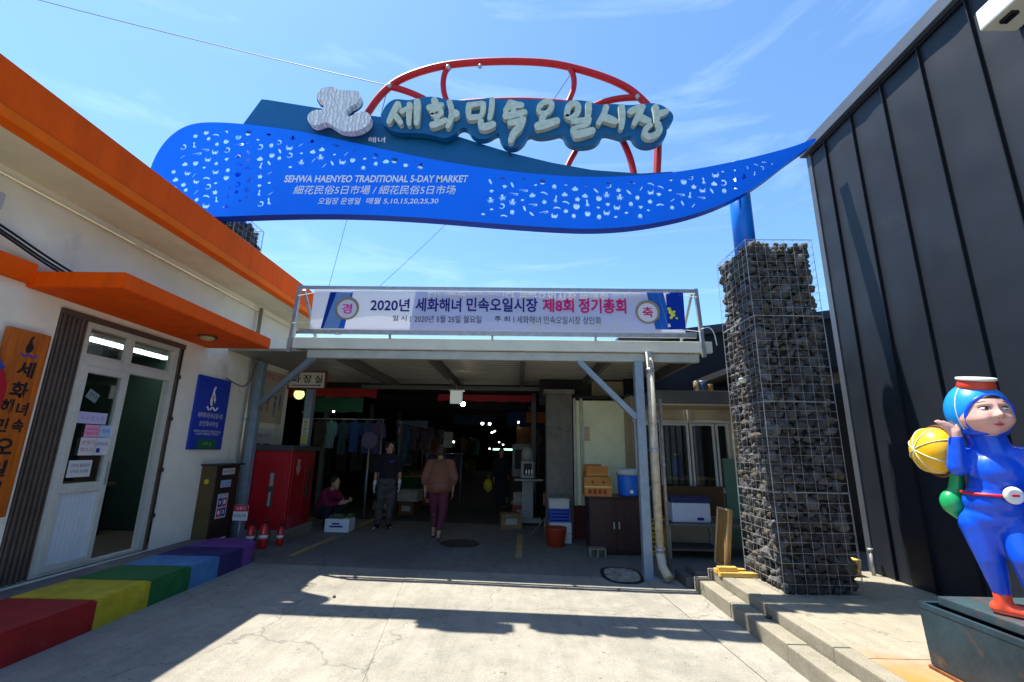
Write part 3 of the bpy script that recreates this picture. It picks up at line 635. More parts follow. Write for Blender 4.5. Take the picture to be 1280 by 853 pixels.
# posts, braces
b = MB(); b.box((1.655, 6.47, .0), (1.775, 6.59, 2.864), .006); b.box((1.61, 6.42, 0), (1.82, 6.64, .012)); b.build('post', bluegrey, ca)
b = MB(); b.box((-4.52, 7.66, .1), (-4.40, 7.78, 3.0), .006); b.build('post', bluegrey, ca)
def bar(p, q, w, m, nm, par, h=None):
    p, q = Vector(p), Vector(q); d = (q-p).normalized(); s = d.cross(Y_ if abs(d.y) < .9 else X_).normalized(); u = s.cross(d); h = h or w
    b = MB(); b.poly([p+s*w/2+u*h/2, p-s*w/2+u*h/2, p-s*w/2-u*h/2, p+s*w/2-u*h/2], q-p); return b.build(nm, m, par)
bar((.86, 6.55, 2.87), (1.66, 6.53, 2.06), .075, bluegrey, 'brace', ca)
bar((-3.05, 6.56, 2.87), (-4.36, 7.6, 2.25), .075, bluegrey, 'brace', ca)
# banner rails and end frames
b = MB(); b.box((-3.29, 6.36, 3.885), (2.585, 6.41, 3.93), .004); b.build('top_rail', greysteel, ca)
b = MB(); b.box((-3.22, 6.36, 3.195), (2.54, 6.41, 3.272), .004); b.build('lower_rail', greysteel, ca)
for x, s in ((-3.29, -1), (2.58, 1)):
    bar((x, 6.385, 3.94), (x+s*.05-(.0), 6.39, 2.92), .05, greysteel, 'rail_post', ca)
    bar((x-s*.05, 6.42, 3.88), (x-s*.05, 7.05, 3.2), .035, greysteel, 'back_stay', ca)
for x in (-1.9, -.4, 1.1):
    bar((x, 6.415, 3.23), (x, 6.47, 3.12), .03, greysteel, 'rail_bracket', ca)
# downspouts
dsp = thing('downspout', 'rusty white downspout beside the blue grey canopy post', 'pipe', (1.9, 6.42, 0))
rustw = mat('weathered white pipe', (.48, .44, .35), .6, var=.25, vscale=6, dirt_or_sheen=(.22, .13, .06), dscale=4, dmin=.5)
b = MB(); b.tube([(1.855, 6.41, 2.99), (1.855, 6.41, .30)], .052, 14); b.tube([(1.855, 6.41, .32), (1.865, 6.37, .16), (1.90, 6.24, .06)], .057, 14); b.build('pipe', rustw, dsp)
b = MB()
for z in (2.7, 1.6, .34): b.lathe([(.062, 0), (.062, .05)], (1.855, 6.41, z), 14)
b.build('collar', greysteel, dsp)
dsp = thing('thin_pipe', 'thin rusty pipe just right of the thicker downspout', 'pipe', (2.08, 6.8, 0))
b = MB(); b.tube([(2.10, 6.85, 2.37), (2.10, 6.85, .02)], .024, 10); b.build('pipe', mat('thin pipe steel', (.36, .32, .25), .5, .3, var=.3, vscale=9), dsp)
b = MB(); b.lathe([(.03, 0), (.03, .04)], (2.10, 6.85, 1.4), 10); b.build('clip', greysteel, dsp)
# ---- event banner
bn = thing('event_banner', 'white and blue printed event banner tied between the canopy rails', 'banner', (0, 6.47, 3.36))
bm_ = bpy.data.materials.new('banner cloth'); bm_.use_nodes = True; t_ = bm_.node_tree; pb_ = t_.nodes['Principled BSDF']; pb_.inputs['Base Color'].default_value = (.72, .72, .88, 1); pb_.inputs['Roughness'].default_value = .7
def cloth(name, c):
    if name in MATS: return MATS[name]
    m = bpy.data.materials.new(name); m.use_nodes = True; t = m.node_tree; t.nodes.clear(); L = t.links.new
    o = N(t, 'ShaderNodeOutputMaterial'); d = N(t, 'ShaderNodeBsdfDiffuse'); tr = N(t, 'ShaderNodeBsdfTranslucent'); d.inputs[0].default_value = (*c, 1); tr.inputs[0].default_value = (*c, 1)
    x = N(t, 'ShaderNodeMixShader'); x.inputs[0].default_value = .55; L(d.outputs[0], x.inputs[1]); L(tr.outputs[0], x.inputs[2]); L(x.outputs[0], o.inputs[0]); MATS[name] = m; return m
BY = 6.345
def bp(u, v, y=BY): return atY(u, v, y)
def wav(p): return V(p.x, BY+.004*math.sin(p.x*2.3)+.002*math.sin(p.x*9+p.z*4), p.z)
def sheet(u0, v0, u1, v1, m, nm, par, lift=0, skew=0, thick=.002):
    b = MB(); n = 48; p0 = bp(u0, v0); p1 = bp(u1, v1); g = []
    for i in range(n+1):
        for j in range(5):
            x = p0.x+(p1.x-p0.x)*i/n; z = p0.z+(p1.z-p0.z)*j/4; x += skew*(j/4)
            q = wav(V(x, 0, z)); q.y -= lift; g.append(b.b.verts.new(q))
    fs_ = [b.b.faces.new((g[i*5+j], g[i*5+j+1], g[(i+1)*5+j+1], g[(i+1)*5+j])) for i in range(n) for j in range(4)]
    ex = bmesh.ops.extrude_face_region(b.b, geom=fs_)
    for v in ex['geom']:
        if isinstance(v, bmesh.types.BMVert): v.co.y += thick
    for f in b.b.faces: f.smooth = False
    return b.build(nm, m, par)
sheet(393, 362.5, 857, 417, cloth('banner white', (.90, .89, .92)), 'cloth', bn)
sheet(520, 364, 832, 415.5, cloth('banner lavender', (.74, .77, .92)), 'printed_field', bn, .003, -.06, .001)
sheet(519, 363, 857, 366, cloth('banner blue', (.02, .10, .62)), 'printed_stripe', bn, .005, thick=.001)
sheet(514, 412.5, 857, 416.6, cloth('banner blue', (.02, .10, .62)), 'printed_stripe', bn, .005, thick=.001)
sheet(832, 366.2, 857, 412.3, cloth('banner blue2', (.02, .09, .55)), 'printed_block', bn, .005, thick=.001)
sheet(808, 366.2, 831.8, 412.3, cloth('banner azure', (.05, .25, .75)), 'printed_block', bn, .005, .10, thick=.001)
sheet(413, 365.5, 437, 411, cloth('banner azure', (.05, .25, .75)), 'printed_block', bn, .004, -.08, thick=.001)
sheet(413, 365.5, 418, 411, cloth('banner blue2', (.02, .09, .55)), 'printed_block', bn, .0055, -.08, thick=.001)
for u_, w_ in ((421, 1.5), (429, 1.2), (433, .8)):
    sheet(u_, 366, u_+w_*2, 411, cloth('banner pale', (.35, .6, .9)), 'printed_swirl', bn, .0065, -.14, thick=.001)
for u_, w_ in ((815, 1.2), (822, 1.6)): sheet(u_, 366, u_+w_*2, 411, cloth('banner pale', (.35, .6, .9)), 'printed_swirl', bn, .0065, .12, thick=.001)
ghost = cloth('banner show through', (.80, .82, .80))
def btext(s, u0, v0, u1, v1, m, off=.0, lift=.018, nm='lettering'):
    a = bp(u0, v1); c_ = bp(u1, v0); a.y = BY; return text(s, a, X_, Z_, c_.x-a.x, c_.z-a.z, m, bn, off=off, lift=lift, name=nm)
btext('다니합축하드립니다 세화오일시장 번영회 임직원', 535, 366.5, 800, 377, ghost, .02, .014, 'show_through_print')
btext('습니다 감사합니다', 660, 402, 785, 412, ghost, .02, .014, 'show_through_print')
navyb = mat('banner navy ink', (.015, .01, .20), .7); magb = mat('banner magenta ink', (.60, .0, .14), .7)
btext('2020년', 463, 374, 513, 389.5, navyb, .022); btext('세화해녀', 519, 373.5, 577, 390, navyb, .022); btext('민속오일시장', 583, 373.5, 672, 390, navyb, .022)
btext('제8회', 678, 374, 717, 391, magb, .026); btext('정기총회', 723, 374, 782, 392, magb, .026)
btext('일 시 |', 491, 395, 514, 403, inkm, .008); btext('2020년 5월 25일 월요일', 518, 395.5, 602, 403.5, inkm, 0)
btext('주 최 |', 618, 396, 643, 403.5, inkm, .008); btext('세화해녀 민속오일시장 상인회', 646, 396.5, 750, 405, inkm, 0)
gold = mat('banner ring brown', (.30, .24, .15), .6); ringc = mat('banner ring white', (.66, .64, .72), .7)
for u_, v_, ch in ((434.5, 386, '경'), (809, 390.5, '축')):
    c_ = bp(u_, v_); c_.y = BY-.02; r_ = .175
    b = MB(); n = 40; ro = [(c_.x+r_*math.cos(a), c_.y-.001, c_.z+r_*math.sin(a)) for a in [2*math.pi*i/n for i in range(n)]]
    b.poly(ro, (0, .002, 0)); ri = b.build('printed_ring', gold, bn)
    b = MB(); b.poly([(c_.x+r_*.80*math.cos(a), c_.y-.002, c_.z-.01+r_*.80*math.sin(a)) for a in [2*math.pi*i/n for i in range(n)]], (0, .0012, 0)); b.build('ring_face', ringc, ri)
    text(ch, (c_.x-.075, c_.y-.003, c_.z-.085), X_, Z_, .15, .155, mat('banner pink ink', (.75, .02, .35), .7) if ch == '경' else magb, bn, off=.02)
b = MB(); c_ = bp(838, 391); c_.y = BY-.018
for dx, dz, s in ((0, 0, .035), (-.02, .05, .03), (.03, -.04, .035), (.05, .01, .02), (.0, -.08, .025), (.08, -.09, .018)): b.ell((c_.x+dx, c_.y, c_.z+dz), (s, .002, s*.9), sub=2)
b.build('printed_flower', mat('banner yellow ink', (.7, .7, .08), .6), bn)
text('♨', (bp(834, 409).x, BY-.018, bp(834, 409).z), X_, Z_, .05, .05, whiteink, bn, lift=.003) if False else None
b = MB(); c_ = bp(830, 369); b.poly([(c_.x, BY-.02, c_.z), (c_.x+.09, BY-.02, c_.z+.02), (c_.x+.03, BY-.02, c_.z+.05)], (0, .001, 0)); c_ = bp(836, 407); b.poly(smooth_pts([(c_.x-.03, BY-.02, c_.z-.03), (c_.x+.03, BY-.02, c_.z-.03), (c_.x, BY-.02, c_.z+.04)], 1), (0, .001, 0)); b.build('printed_mark', whiteink, bn)
wt = mat('white tie cord', (.7, .7, .68), .7)
for (p, q) in (((2.30, 6.34, 3.83), (2.58, 6.345, 3.80)), ((2.30, 6.34, 3.31), (2.59, 6.345, 3.28)), ((-3.28, 6.34, 3.76), (-3.04, 6.34, 3.81)), ((-3.31, 6.34, 3.34), (-3.06, 6.34, 3.36))):
    b = MB(); b.tube([p, q], .006, 5); b.build('tie_cord', wt, bn)
b = MB(); b.tube(smooth_pts([(2.60, 6.345, 3.32), (2.72, 6.34, 3.36), (2.78, 6.34, 3.26), (2.80, 6.34, 3.08)], 2, False), .008, 6); b.build('tie_cord', wt, bn)
# ================================================================ ARCH SIGN
SY = 5.45
ar = thing('market_sign', 'large wavy blue and teal market arch sign with raised Korean letters', 'sign', (0, SY, 4.4))
def sp2(u, v, y=SY): p = atY(u, v, y); return (p.x, p.z)
out = [(188, 228), (187, 217), (190, 205), (200, 185), (215, 168), (235, 156), (262, 152.5), (310, 155.5), (380, 165), (440, 178), (520, 196), (600, 210), (680, 219), (740, 222), (800, 220), (850, 215), (900, 206), (950, 195), (1000, 181), (1018, 172), (1021, 176),
       (1010, 185), (985, 203), (960, 223), (930, 243), (890, 261), (850, 273), (800, 282.5), (750, 286.5), (700, 285.5), (620, 280), (540, 273), (450, 268), (360, 268), (280, 271), (225, 272), (205, 258), (193, 242)]
top_e = out[6:20]; 
def interp(tab, u):
    for (a, b_), (c_, d_) in zip(tab, tab[1:]):
        if a <= u <= c_: return b_+(d_-b_)*(u-a)/(c_-a)
    return tab[0][1] if u < tab[0][0] else tab[-1][1]
topc = sorted(out[4:20]); botc = sorted(out[21:36])
outl = [sp2(u, v) for u, v in out]
ol = smooth_pts([(x, z, 0) for x, z in outl], 2); outl = [(p.x, p.y) for p in ol]
# fourteen small sea-life cut-outs (unit size, y up)
def ring_(r, n=9, a=0, sx=1, sy=1, cx=0, cy=0): return [(cx+sx*r*math.cos(a+2*math.pi*i/n), cy+sy*r*math.sin(a+2*math.pi*i/n)) for i in range(n)]
def arcband(r, w, a0, a1, n=8):
    o_ = [(r*math.cos(a0+(a1-a0)*i/n), r*math.sin(a0+(a1-a0)*i/n)) for i in range(n+1)]
    i_ = [((r-w*(1-.7*i/n))*math.cos(a0+(a1-a0)*i/n), (r-w*(1-.7*i/n))*math.sin(a0+(a1-a0)*i/n)) for i in range(n, -1, -1)]
    return o_+i_
squid = [(-.05, 1), (.12, .95), (.22, .6), (.12, .1), (.3, -.3), (.5, -.75), (.32, -.6), (.2, -.35), (.22, -.9), (.08, -.45), (-.02, -1), (-.06, -.4), (-.3, -.85), (-.2, -.35), (-.55, -.6), (-.22, -.1), (-.1, .3), (-.18, .65)]
crab = [(-.8, .9), (-.45, .55), (-.45, .15), (-.15, .3), (.2, .3), (.45, .1), (.45, .5), (.8, .9), (.62, .4), (.95, .3), (.6, .1), (.85, -.2), (.5, -.2), (.45, -.6), (.1, -.4), (-.2, -.4), (-.5, -.65), (-.5, -.25), (-.85, -.2), (-.6, .05), (-.95, .35), (-.62, .4)]
octo = [(0, 1), (.3, .85), (.32, .4), (.18, .15), (.55, .2), (.8, .45), (.75, .05), (.4, -.05), (.8, -.5), (.5, -.45), (.25, -.2), (.4, -.9), (.15, -.5), (0, -.2), (-.15, -.5), (-.4, -.9), (-.25, -.2), (-.5, -.45), (-.8, -.5), (-.4, -.05), (-.75, .05), (-.8, .45), (-.55, .2), (-.18, .15), (-.32, .4), (-.3, .85)]
conch = [(0, .8), (.35, .35), (.75, .1), (.8, -.3), (.45, -.6), (-.45, -.6), (-.85, -.3), (-.75, .1), (-.35, .35)]
mush = [(0, .55), (.5, .4), (.85, 0), (.4, -.05), (.3, -.5), (-.25, -.55), (-.4, -.05), (-.85, 0), (-.5, .4)]
leaf = [(-.55, .85), (-.05, .6), (.35, 0), (.5, -.8), (0, -.5), (-.4, .1)]
razor = [(-1.3, .2), (1.0, .35), (1.3, .2), (1.3, -.25), (1.0, -.42), (.0, -.4), (-.1, -.25), (.9, -.2), (.95, .05), (-1.2, .05)]
shrimp = arcband(.8, .5, R(120), R(-150), 9)
oval = ring_(.55, 10, 0, 1, .65); fishb = [(-.9, .0), (-.3, .35), (.3, .3), (.9, -.1), (.95, -.5), (.5, -.2), (-.1, -.05), (-.5, -.1)]
cup = [(-.7, .3), (-.45, .75), (-.5, .2), (-.2, .8), (-.1, .2), (.1, .8), (.2, .2), (.5, .75), (.5, .2), (.75, .3), (.6, -.3), (.2, -.7), (-.3, -.7), (-.65, -.3)]
jelly = [(-.5, .3), (-.2, .7), (.3, .7), (.55, .2), (.4, -.6), (.3, -.1), (.15, -.8), (.02, -.1), (-.1, -.7), (-.25, -.1), (-.45, -.5)]
stick_ = [(-.7, -.55), (.55, .7), (.75, .5), (-.5, -.75)]
star = [(0, .8), (.25, .3), (.8, .25), (.45, -.1), (.6, -.4), (.0, -.6), (-.6, -.4), (-.45, -.1), (-.8, .25), (-.25, .3)]
MOT = [(conch, 4.2), (squid, 5), (crab, 4.8), (razor, 4.6), (octo, 4.7), (leaf, 4.2), (mush, 3.7), (shrimp, 4.6), (oval, 3.6), (fishb, 4.6), (cup, 4.8), (jelly, 4.4), (stick_, 3.4), (star, 4.4)]
rnd = random.Random(12); holes = []; seq = 0; spots = []
u = 205
while u < 960:
    t0, t1 = interp(topc, u), interp(botc, u)
    if u < 235: t0 = 232-(u-200)*1.9
    v = t0+10+(seq % 2)*5.5; seq += 1; row = 0
    if u > 880: v = t0+10
    while v < t1-10:
        uu = u+rnd.uniform(-2.2, 2.2); vv = v+rnd.uniform(-1.6, 1.6)
        ok = not (344 < uu < 602 and vv > 210) and not (uu < 250 and vv > 152+(uu-60)*.66+22)
        if 560 < uu < 600 and vv > 258: ok = True if 590 < uu else ok
        if ok: spots.append((uu, vv))
        v += 11.8
    u += 13.2
spots += [(944, 214), (951, 210), (966, 206), (978, 202)]
last = -1; boxes = []
oz = [sp2(u, v) for u, v in out]
def inside(x, z):
    c = False; n = len(oz); j = n-1
    for i in range(n):
        if (oz[i][1] > z) != (oz[j][1] > z) and x < (oz[j][0]-oz[i][0])*(z-oz[i][1])/(oz[j][1]-oz[i][1])+oz[i][0]: c = not c
        j = i
    return c
for uu, vv in spots:
    for attempt in range(22):
        k = rnd.randrange(len(MOT))
        if k == last: continue
        m_, s_ = MOT[k]; s_ *= rnd.uniform(.85, 1.0); x, z = sp2(uu+rnd.uniform(-1.5, 1.5), vv+rnd.uniform(-1.5, 1.5)); g = s_/F*SY*(1.34-.028*attempt); a = rnd.uniform(-.25, .25)
        if uu > 930: g *= .7
        if m_ is razor: g *= .85
        P = [(x+g*(p*math.cos(a)-q*math.sin(a)), z+g*(p*math.sin(a)+q*math.cos(a))) for p, q in m_]
        bb = (min(p[0] for p in P)-.005, max(p[0] for p in P)+.005, min(p[1] for p in P)-.005, max(p[1] for p in P)+.005)
        if any(not (bb[1] < o_[0] or bb[0] > o_[1] or bb[3] < o_[2] or bb[2] > o_[3]) for o_ in boxes): continue
        if not all(inside(cx2, cz2) for cx2 in (bb[0]-.05, bb[1]+.05) for cz2 in (bb[2]-.06, bb[3]+.05)): continue
        boxes.append(bb); holes.append(P); last = k; break
def panel2d(polys, thick, y, name, m, par):
    me = curve_fill(polys, thick/2); off = origin(par)
    for v in me.vertices: v.co = V(v.co.x, y-v.co.z, v.co.y)-off
    me.materials.clear(); me.materials.append(m); me.name = name
    for p in me.polygons: p.use_smooth = False
    o = bpy.data.objects.new(name, me); COL.objects.link(o); o.parent = par; return o
panel2d([outl]+holes, .006, SY, 'front_panel', signblue, ar)
# rim flange going back round the outline
b = MB(); n = len(outl); DEP = .15
cen = V(sum(p[0] for p in outl)/n, 0, 0)
a_ = [b.b.verts.new((x, SY+.003, z)) for x, z in outl]; c_ = [b.b.verts.new((x, SY+DEP, z)) for x, z in outl]
nor = []
for i in range(n):
    p, q = Vector(outl[i-1]), Vector(outl[(i+1) % n]); d = (q-p).normalized(); nor.append(Vector((d.y, -d.x)))
sgn = 1 if sum(outl[i-1][0]*outl[i][1]-outl[i][0]*outl[i-1][1] for i in range(n)) > 0 else -1
a2 = [b.b.verts.new((x-sgn*nor[i].x*.012, SY+.003, z-sgn*nor[i].y*.012)) for i, (x, z) in enumerate(outl)]; c2 = [b.b.verts.new((x-sgn*nor[i].x*.012, SY+DEP, z-sgn*nor[i].y*.012)) for i, (x, z) in enumerate(outl)]
for i in range(n):
    j = (i+1) % n
    b.b.faces.new((a_[i], a_[j], c_[j], c_[i])); b.b.faces.new((a2[i], c2[i], c2[j], a2[j])); b.b.faces.new((a_[i], a2[i], a2[j], a_[j])); b.b.faces.new((c_[i], c_[j], c2[j], c2[i]))
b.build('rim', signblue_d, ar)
# printed writing
def stext(s, u0, v0, u1, v1, m, off=0, lift=.006):
    a = atY(u0, v1, SY); c_ = atY(u1, v0, SY); w = c_.x-a.x; h = c_.z-a.z
    rr = V(w, 0, atY(u1, v1, SY).z-a.z).normalized()
    text(s, a, rr, Z_+rr*(.10 if 'SEHWA' in s else .16), w*.985, atY(u0, v0, SY).z-a.z, m, ar, off=off, lift=lift)
wl = mat('sign white print', (.72, .76, .85), .5)
stext('SEHWA HAENYEO TRADITIONAL 5-DAY MARKET', 355, 219.5, 588, 228.5, wl, .024)
stext('細花民俗5日市場 / 細花民俗5日市场', 366, 232, 572, 243.5, wl, .008)
stext('오일장 운영일', 397, 247.5, 451, 256, wl, .015); stext('매월 5,10,15,20,25,30', 457, 247.5, 549, 256, wl, .015)
# teal panel behind
tp = [(305, 165), (305, 157), (328, 126), (335, 126.5), (400, 137), (440, 143), (470, 147), (520, 155), (566, 170), (600, 181), (640, 193), (690, 205), (740, 214), (800, 218.5), (840, 216), (840, 222), (740, 232), (600, 222), (440, 190), (360, 175)]
tb = MB(); T2 = [V(atY(u_, v_, SY+.10).x, SY+.10, atY(u_, v_, SY+.10).z) for u_, v_ in tp]
tb2 = panel2d([[(p.x, p.z) for p in T2]], .05, SY+.10, 'teal_panel', teal, ar)
text('해녀', atY(460, 179, SY+.07), X_, Z_, .24, .09, wl, ar, off=.01, lift=.01)
# cloud-shaped backing of the letters
cl_ = [(480, 160), (477, 150), (482, 136), (493, 127), (505, 128), (514, 129), (527, 125), (545, 124), (558, 128), (580, 129), (598, 128), (614, 125), (628, 128), (645, 127), (665, 128), (688, 127), (700, 131), (716, 128), (735, 130), (748, 135), (763, 133), (782, 135), (800, 134), (812, 132), (824, 134), (833, 139), (841, 147), (839, 157), (832, 161), (832, 173), (824, 182), (808, 187), (794, 182), (788, 171), (779, 176), (766, 172), (753, 169), (750, 178), (741, 185), (722, 187), (708, 182), (703, 169), (690, 173), (673, 175), (661, 170), (655, 182), (644, 189), (632, 187), (625, 177), (624, 168), (612, 176), (600, 178), (590, 172), (586, 164), (577, 162), (568, 172), (556, 177), (540, 171), (515, 169), (495, 169)]
CYY = SY-.02
cl2 = smooth_pts([(atY(u_, v_, CYY).x, atY(u_, v_, CYY).z, 0) for u_, v_ in cl_], 2)
panel2d([[(p.x, p.y) for p in cl2]], .10, CYY, 'letter_backing', teal, ar)
# brush letters: strokes traced with a swelling brush
LY = CYY-.05
def stroke(mb, pts, w, y, d, tomap):
    pts = [Vector((p[0], p[1], 0)) for p in pts]; sp = smooth_pts(pts, 2, False) if len(pts) > 2 else [pts[0].lerp(pts[1], i/5) for i in range(6)]
    n = len(sp); Lh, Rh = [], []
    for i, p in enumerate(sp):
        t = (sp[min(i+1, n-1)]-sp[max(i-1, 0)]).normalized(); nn = Vector((-t.y, t.x, 0)); f = i/(n-1); k = (.98+.2*math.sin(f*3.0+.2)-.2*f)*w/2
        if i == 0: Lh.append(p-t*k*.5+nn*k*.35); Rh.append(p-t*k*.5-nn*k*.45)
        Lh.append(p+nn*k); Rh.append(p-nn*k)
        if i == n-1: Lh.append(p+t*k*.5+nn*k*.35); Rh.append(p+t*k*.5-nn*k*.35)
    ring = [tomap(q) for q in Lh+Rh[::-1]]
    tmp = bmesh.new(); f0 = [tmp.verts.new((x, y, z)) for x, z in ring]; cx_ = sum(x for x, z in ring)/len(ring); cz_ = sum(z for x, z in ring)/len(ring)
    m2 = len(Lh)
    f1 = [tmp.verts.new((x, y+d, z)) for x, z in ring]
    for i in range(m2-1):
        tmp.faces.new((f0[i], f0[i+1], f0[2*m2-2-i], f0[2*m2-1-i])); tmp.faces.new((f1[i], f1[2*m2-1-i], f1[2*m2-2-i], f1[i+1]))
    for i in range(2*m2): j = (i+1) % (2*m2); tmp.faces.new((f0[i], f0[j], f1[j], f1[i]))
    mb._add(tmp)
def mapA(q): p = atY(480+q.x/7.111, 115+q.y/7.111, LY); return (p.x, p.z)
def mapB(q): p = atY(650+q.x/6.4, 115+q.y/6.4, LY); return (p.x, p.z)
A_ = {'세': [([(140, 130), (100, 200), (50, 305)], 50), ([(95, 230), (130, 260), (165, 315)], 48), ([(160, 215), (200, 185), (225, 180)], 36), ([(238, 135), (232, 230), (232, 325)], 46), ([(305, 110), (305, 220), (298, 322)], 54)],
      '화': [([(445, 95), (480, 135)], 50), ([(400, 175), (460, 160), (530, 145)], 50), ([(430, 225), (455, 185), (510, 185), (520, 225), (475, 255), (430, 230)], 40), ([(475, 250), (480, 310)], 42), ([(425, 330), (490, 315), (565, 280)], 52), ([(585, 115), (610, 190), (605, 270), (570, 350)], 46), ([(620, 230), (665, 225)], 66)],
      '민': [([(765, 135), (752, 200), (758, 265)], 46), ([(770, 150), (820, 142), (885, 130)], 42), ([(885, 130), (885, 190), (868, 250)], 44), ([(760, 262), (815, 258), (870, 250)], 46), ([(965, 95), (958, 190), (938, 280)], 44), ([(868, 285), (860, 330), (880, 365)], 46), ([(880, 350), (930, 340), (985, 315)], 60)],
      '속': [([(1130, 115), (1110, 160), (1075, 205)], 50), ([(1135, 135), (1180, 150), (1235, 150)], 54), ([(1150, 170), (1150, 240)], 44), ([(1070, 250), (1150, 238), (1262, 210)], 56), ([(1110, 310), (1175, 300), (1235, 280)], 50), ([(1235, 265), (1205, 350), (1150, 400), (1125, 475)], 60)]}
B_ = {'오': [([(150, 150), (185, 110), (245, 105), (255, 150), (215, 200), (160, 200), (140, 165)], 40), ([(190, 210), (175, 245), (165, 280)], 46), ([(130, 305), (200, 290), (305, 255)], 60)],
      '일': [([(370, 215), (380, 145), (425, 115), (465, 140), (455, 200), (405, 245), (368, 220)], 46), ([(543, 115), (545, 180), (532, 255)], 46), ([(412, 265), (480, 260), (560, 245)], 42), ([(550, 262), (520, 300), (440, 312)], 36), ([(420, 320), (438, 375)], 46), ([(430, 372), (500, 362), (585, 335)], 60)],
      '시': [([(685, 140), (665, 210), (615, 285)], 44), ([(660, 230), (710, 245), (765, 270)], 56), ([(803, 140), (812, 230), (800, 325)], 46)],
      '장': [([(868, 190), (915, 165), (985, 145)], 48), ([(965, 160), (935, 220), (900, 290)], 46), ([(940, 225), (985, 250), (1030, 265)], 54), ([(1070, 140), (1085, 210), (1080, 280)], 46), ([(1085, 215), (1170, 180)], 46), ([(1090, 280), (1110, 340), (1060, 385), (990, 385), (985, 330), (1040, 290)], 46)]}
for D, mp2 in ((A_, mapA), (B_, mapB)):
    for ch, ss in D.items():
        b = MB()
        for i, (pts, w) in enumerate(ss): stroke(b, pts, w, LY-.07-.0016*i, .075, mp2)
        o = b.build('raised_letter', letterm, ar)
# emblem: white wave-maker figure with rippled relief
lg = [(190, 180), (215, 130), (270, 90), (340, 72), (420, 75), (460, 108), (540, 125), (640, 122), (745, 128), (768, 200), (748, 262), (690, 310), (610, 350), (570, 410), (600, 470), (650, 462), (710, 420), (785, 398), (860, 410), (905, 460), (900, 530), (860, 590), (780, 640), (680, 668), (560, 668), (470, 640), (400, 590), (330, 545), (270, 560), (190, 590), (120, 580), (70, 530), (68, 460), (110, 405), (180, 378), (270, 385), (285, 320), (280, 250), (220, 260), (190, 225)]
def mapL(x, y, yy): p = atY(380+x/10.667, 105+y/10.667, yy); return (p.x, p.z)
wh = bpy.data.materials.new('rippled emblem'); wh.use_nodes = True; t_ = wh.node_tree; p_ = t_.nodes['Principled BSDF']; p_.inputs['Roughness'].default_value = .5; L = t_.links.new
tcn = N(t_, 'ShaderNodeTexCoord'); wv = N(t_, 'ShaderNodeTexWave'); wv.inputs['Scale'].default_value = 6; wv.inputs['Distortion'].default_value = 6; wv.inputs['Detail'].default_value = 2; wv.inputs['Detail Scale'].default_value = 2.2; L(tcn.outputs['Object'], wv.inputs[0])
cr = N(t_, 'ShaderNodeValToRGB'); cr.color_ramp.elements[0].color = (.62, .64, .68, 1); cr.color_ramp.elements[1].color = (.84, .87, .90, 1); L(wv.outputs['Fac'], cr.inputs[0]); L(cr.outputs[0], p_.inputs['Base Color'])
bn_ = N(t_, 'ShaderNodeBump'); bn_.inputs['Distance'].default_value = .02; L(wv.outputs['Fac'], bn_.inputs['Height']); L(bn_.outputs[0], p_.inputs['Normal'])
LGY = SY-.12
q2 = smooth_pts([(*mapL(x, y, LGY), 0) for x, y in lg], 1)
panel2d([[(p.x, p.y) for p in q2]], .10, LGY, 'emblem', wh, ar)
lg2 = [(x+(14 if x > 450 else -2), y+30) for x, y in lg]
q2 = smooth_pts([(*mapL(x, y, LGY+.1), 0) for x, y in lg2], 2)
panel2d([[(p.x, p.y) for p in q2]], .08, LGY+.1, 'emblem_backing', teal, ar)
# blue columns that carry the sign
colm = mat('blue column paint', (.0, .16, .70), .35, var=.05, vscale=3)
def cyl_(x, y, z0, z1, r): b = MB(); b.lathe([(r, z0), (r, z1)], (x, y, 0), 32); return b.build('support_column', colm, ar)
cyl_(3.03, 5.70-.12+.15, 3.95, 5.55, .135); cyl_(-4.12, 5.90, 4.4, 6.05, .15)
# red float-shaped pipe frame
def pl(pts, y): return [V(*(lambda q: (q.x, y if not isinstance(y, list) else 0, q.z))(atY(u_, v_, y))) for u_, v_ in pts]
def pipe(pts, ysx, r, nm='frame_pipe'):
    P = []
    n = len(pts)
    for i, (u_, v_) in enumerate(pts):
        yy = ysx[0]+(ysx[1]-ysx[0])*i/(n-1); P.append(atY(u_, v_, yy))
    b = MB(); b.tube(smooth_pts(P, 3, False), r, 12); return b.build(nm, redpipe, ar)
pipe([(452, 152), (460, 141), (472, 123), (487, 108), (505, 97), (530, 88), (560, 81), (600, 77.5), (645, 76.5), (690, 79), (725, 87), (760, 98), (785, 110), (800, 122), (815, 138), (822, 152), (823, 180), (821, 221)], (5.62, 5.62), .052)
pipe([(487, 108.5), (505, 113), (527, 122), (548, 134)], (5.62, 5.66), .046)
pipe([(548, 134), (575, 129.5), (620, 126.5), (665, 126.5), (712, 130), (735, 136)], (5.66, 5.66), .05)
pipe([(800, 122), (780, 122.5), (760, 126), (744, 132), (735, 137)], (5.62, 5.66), .046)
pipe([(563, 82), (556, 90), (553.5, 104), (555, 118), (560, 130)], (5.62, 5.66), .042)
pipe([(711, 84), (717, 94), (718, 108), (714, 120), (708, 132)], (5.62, 5.66), .042)
pipe([(735, 137), (730, 160), (722, 185), (713, 200), (707, 213)], (5.66, 5.62), .042)
pipe([(760, 140), (772, 165), (783, 185), (790, 205), (793, 222)], (5.66, 5.62), .046)
b = MB()
for u_, v_ in ((487, 107), (797, 121), (600, 83), (560, 84)): b.ell(atY(u_, v_, 5.58), (.04, .03, .05), sub=1)
b.build('pipe_clamp', greysteel, ar)
# thin hanger under the letters
b = MB(); b.tube([atY(637.5, 187, 5.5), atY(637.5, 196, 5.5)], .008, 6); b.build('hanger_rod', black, ar)
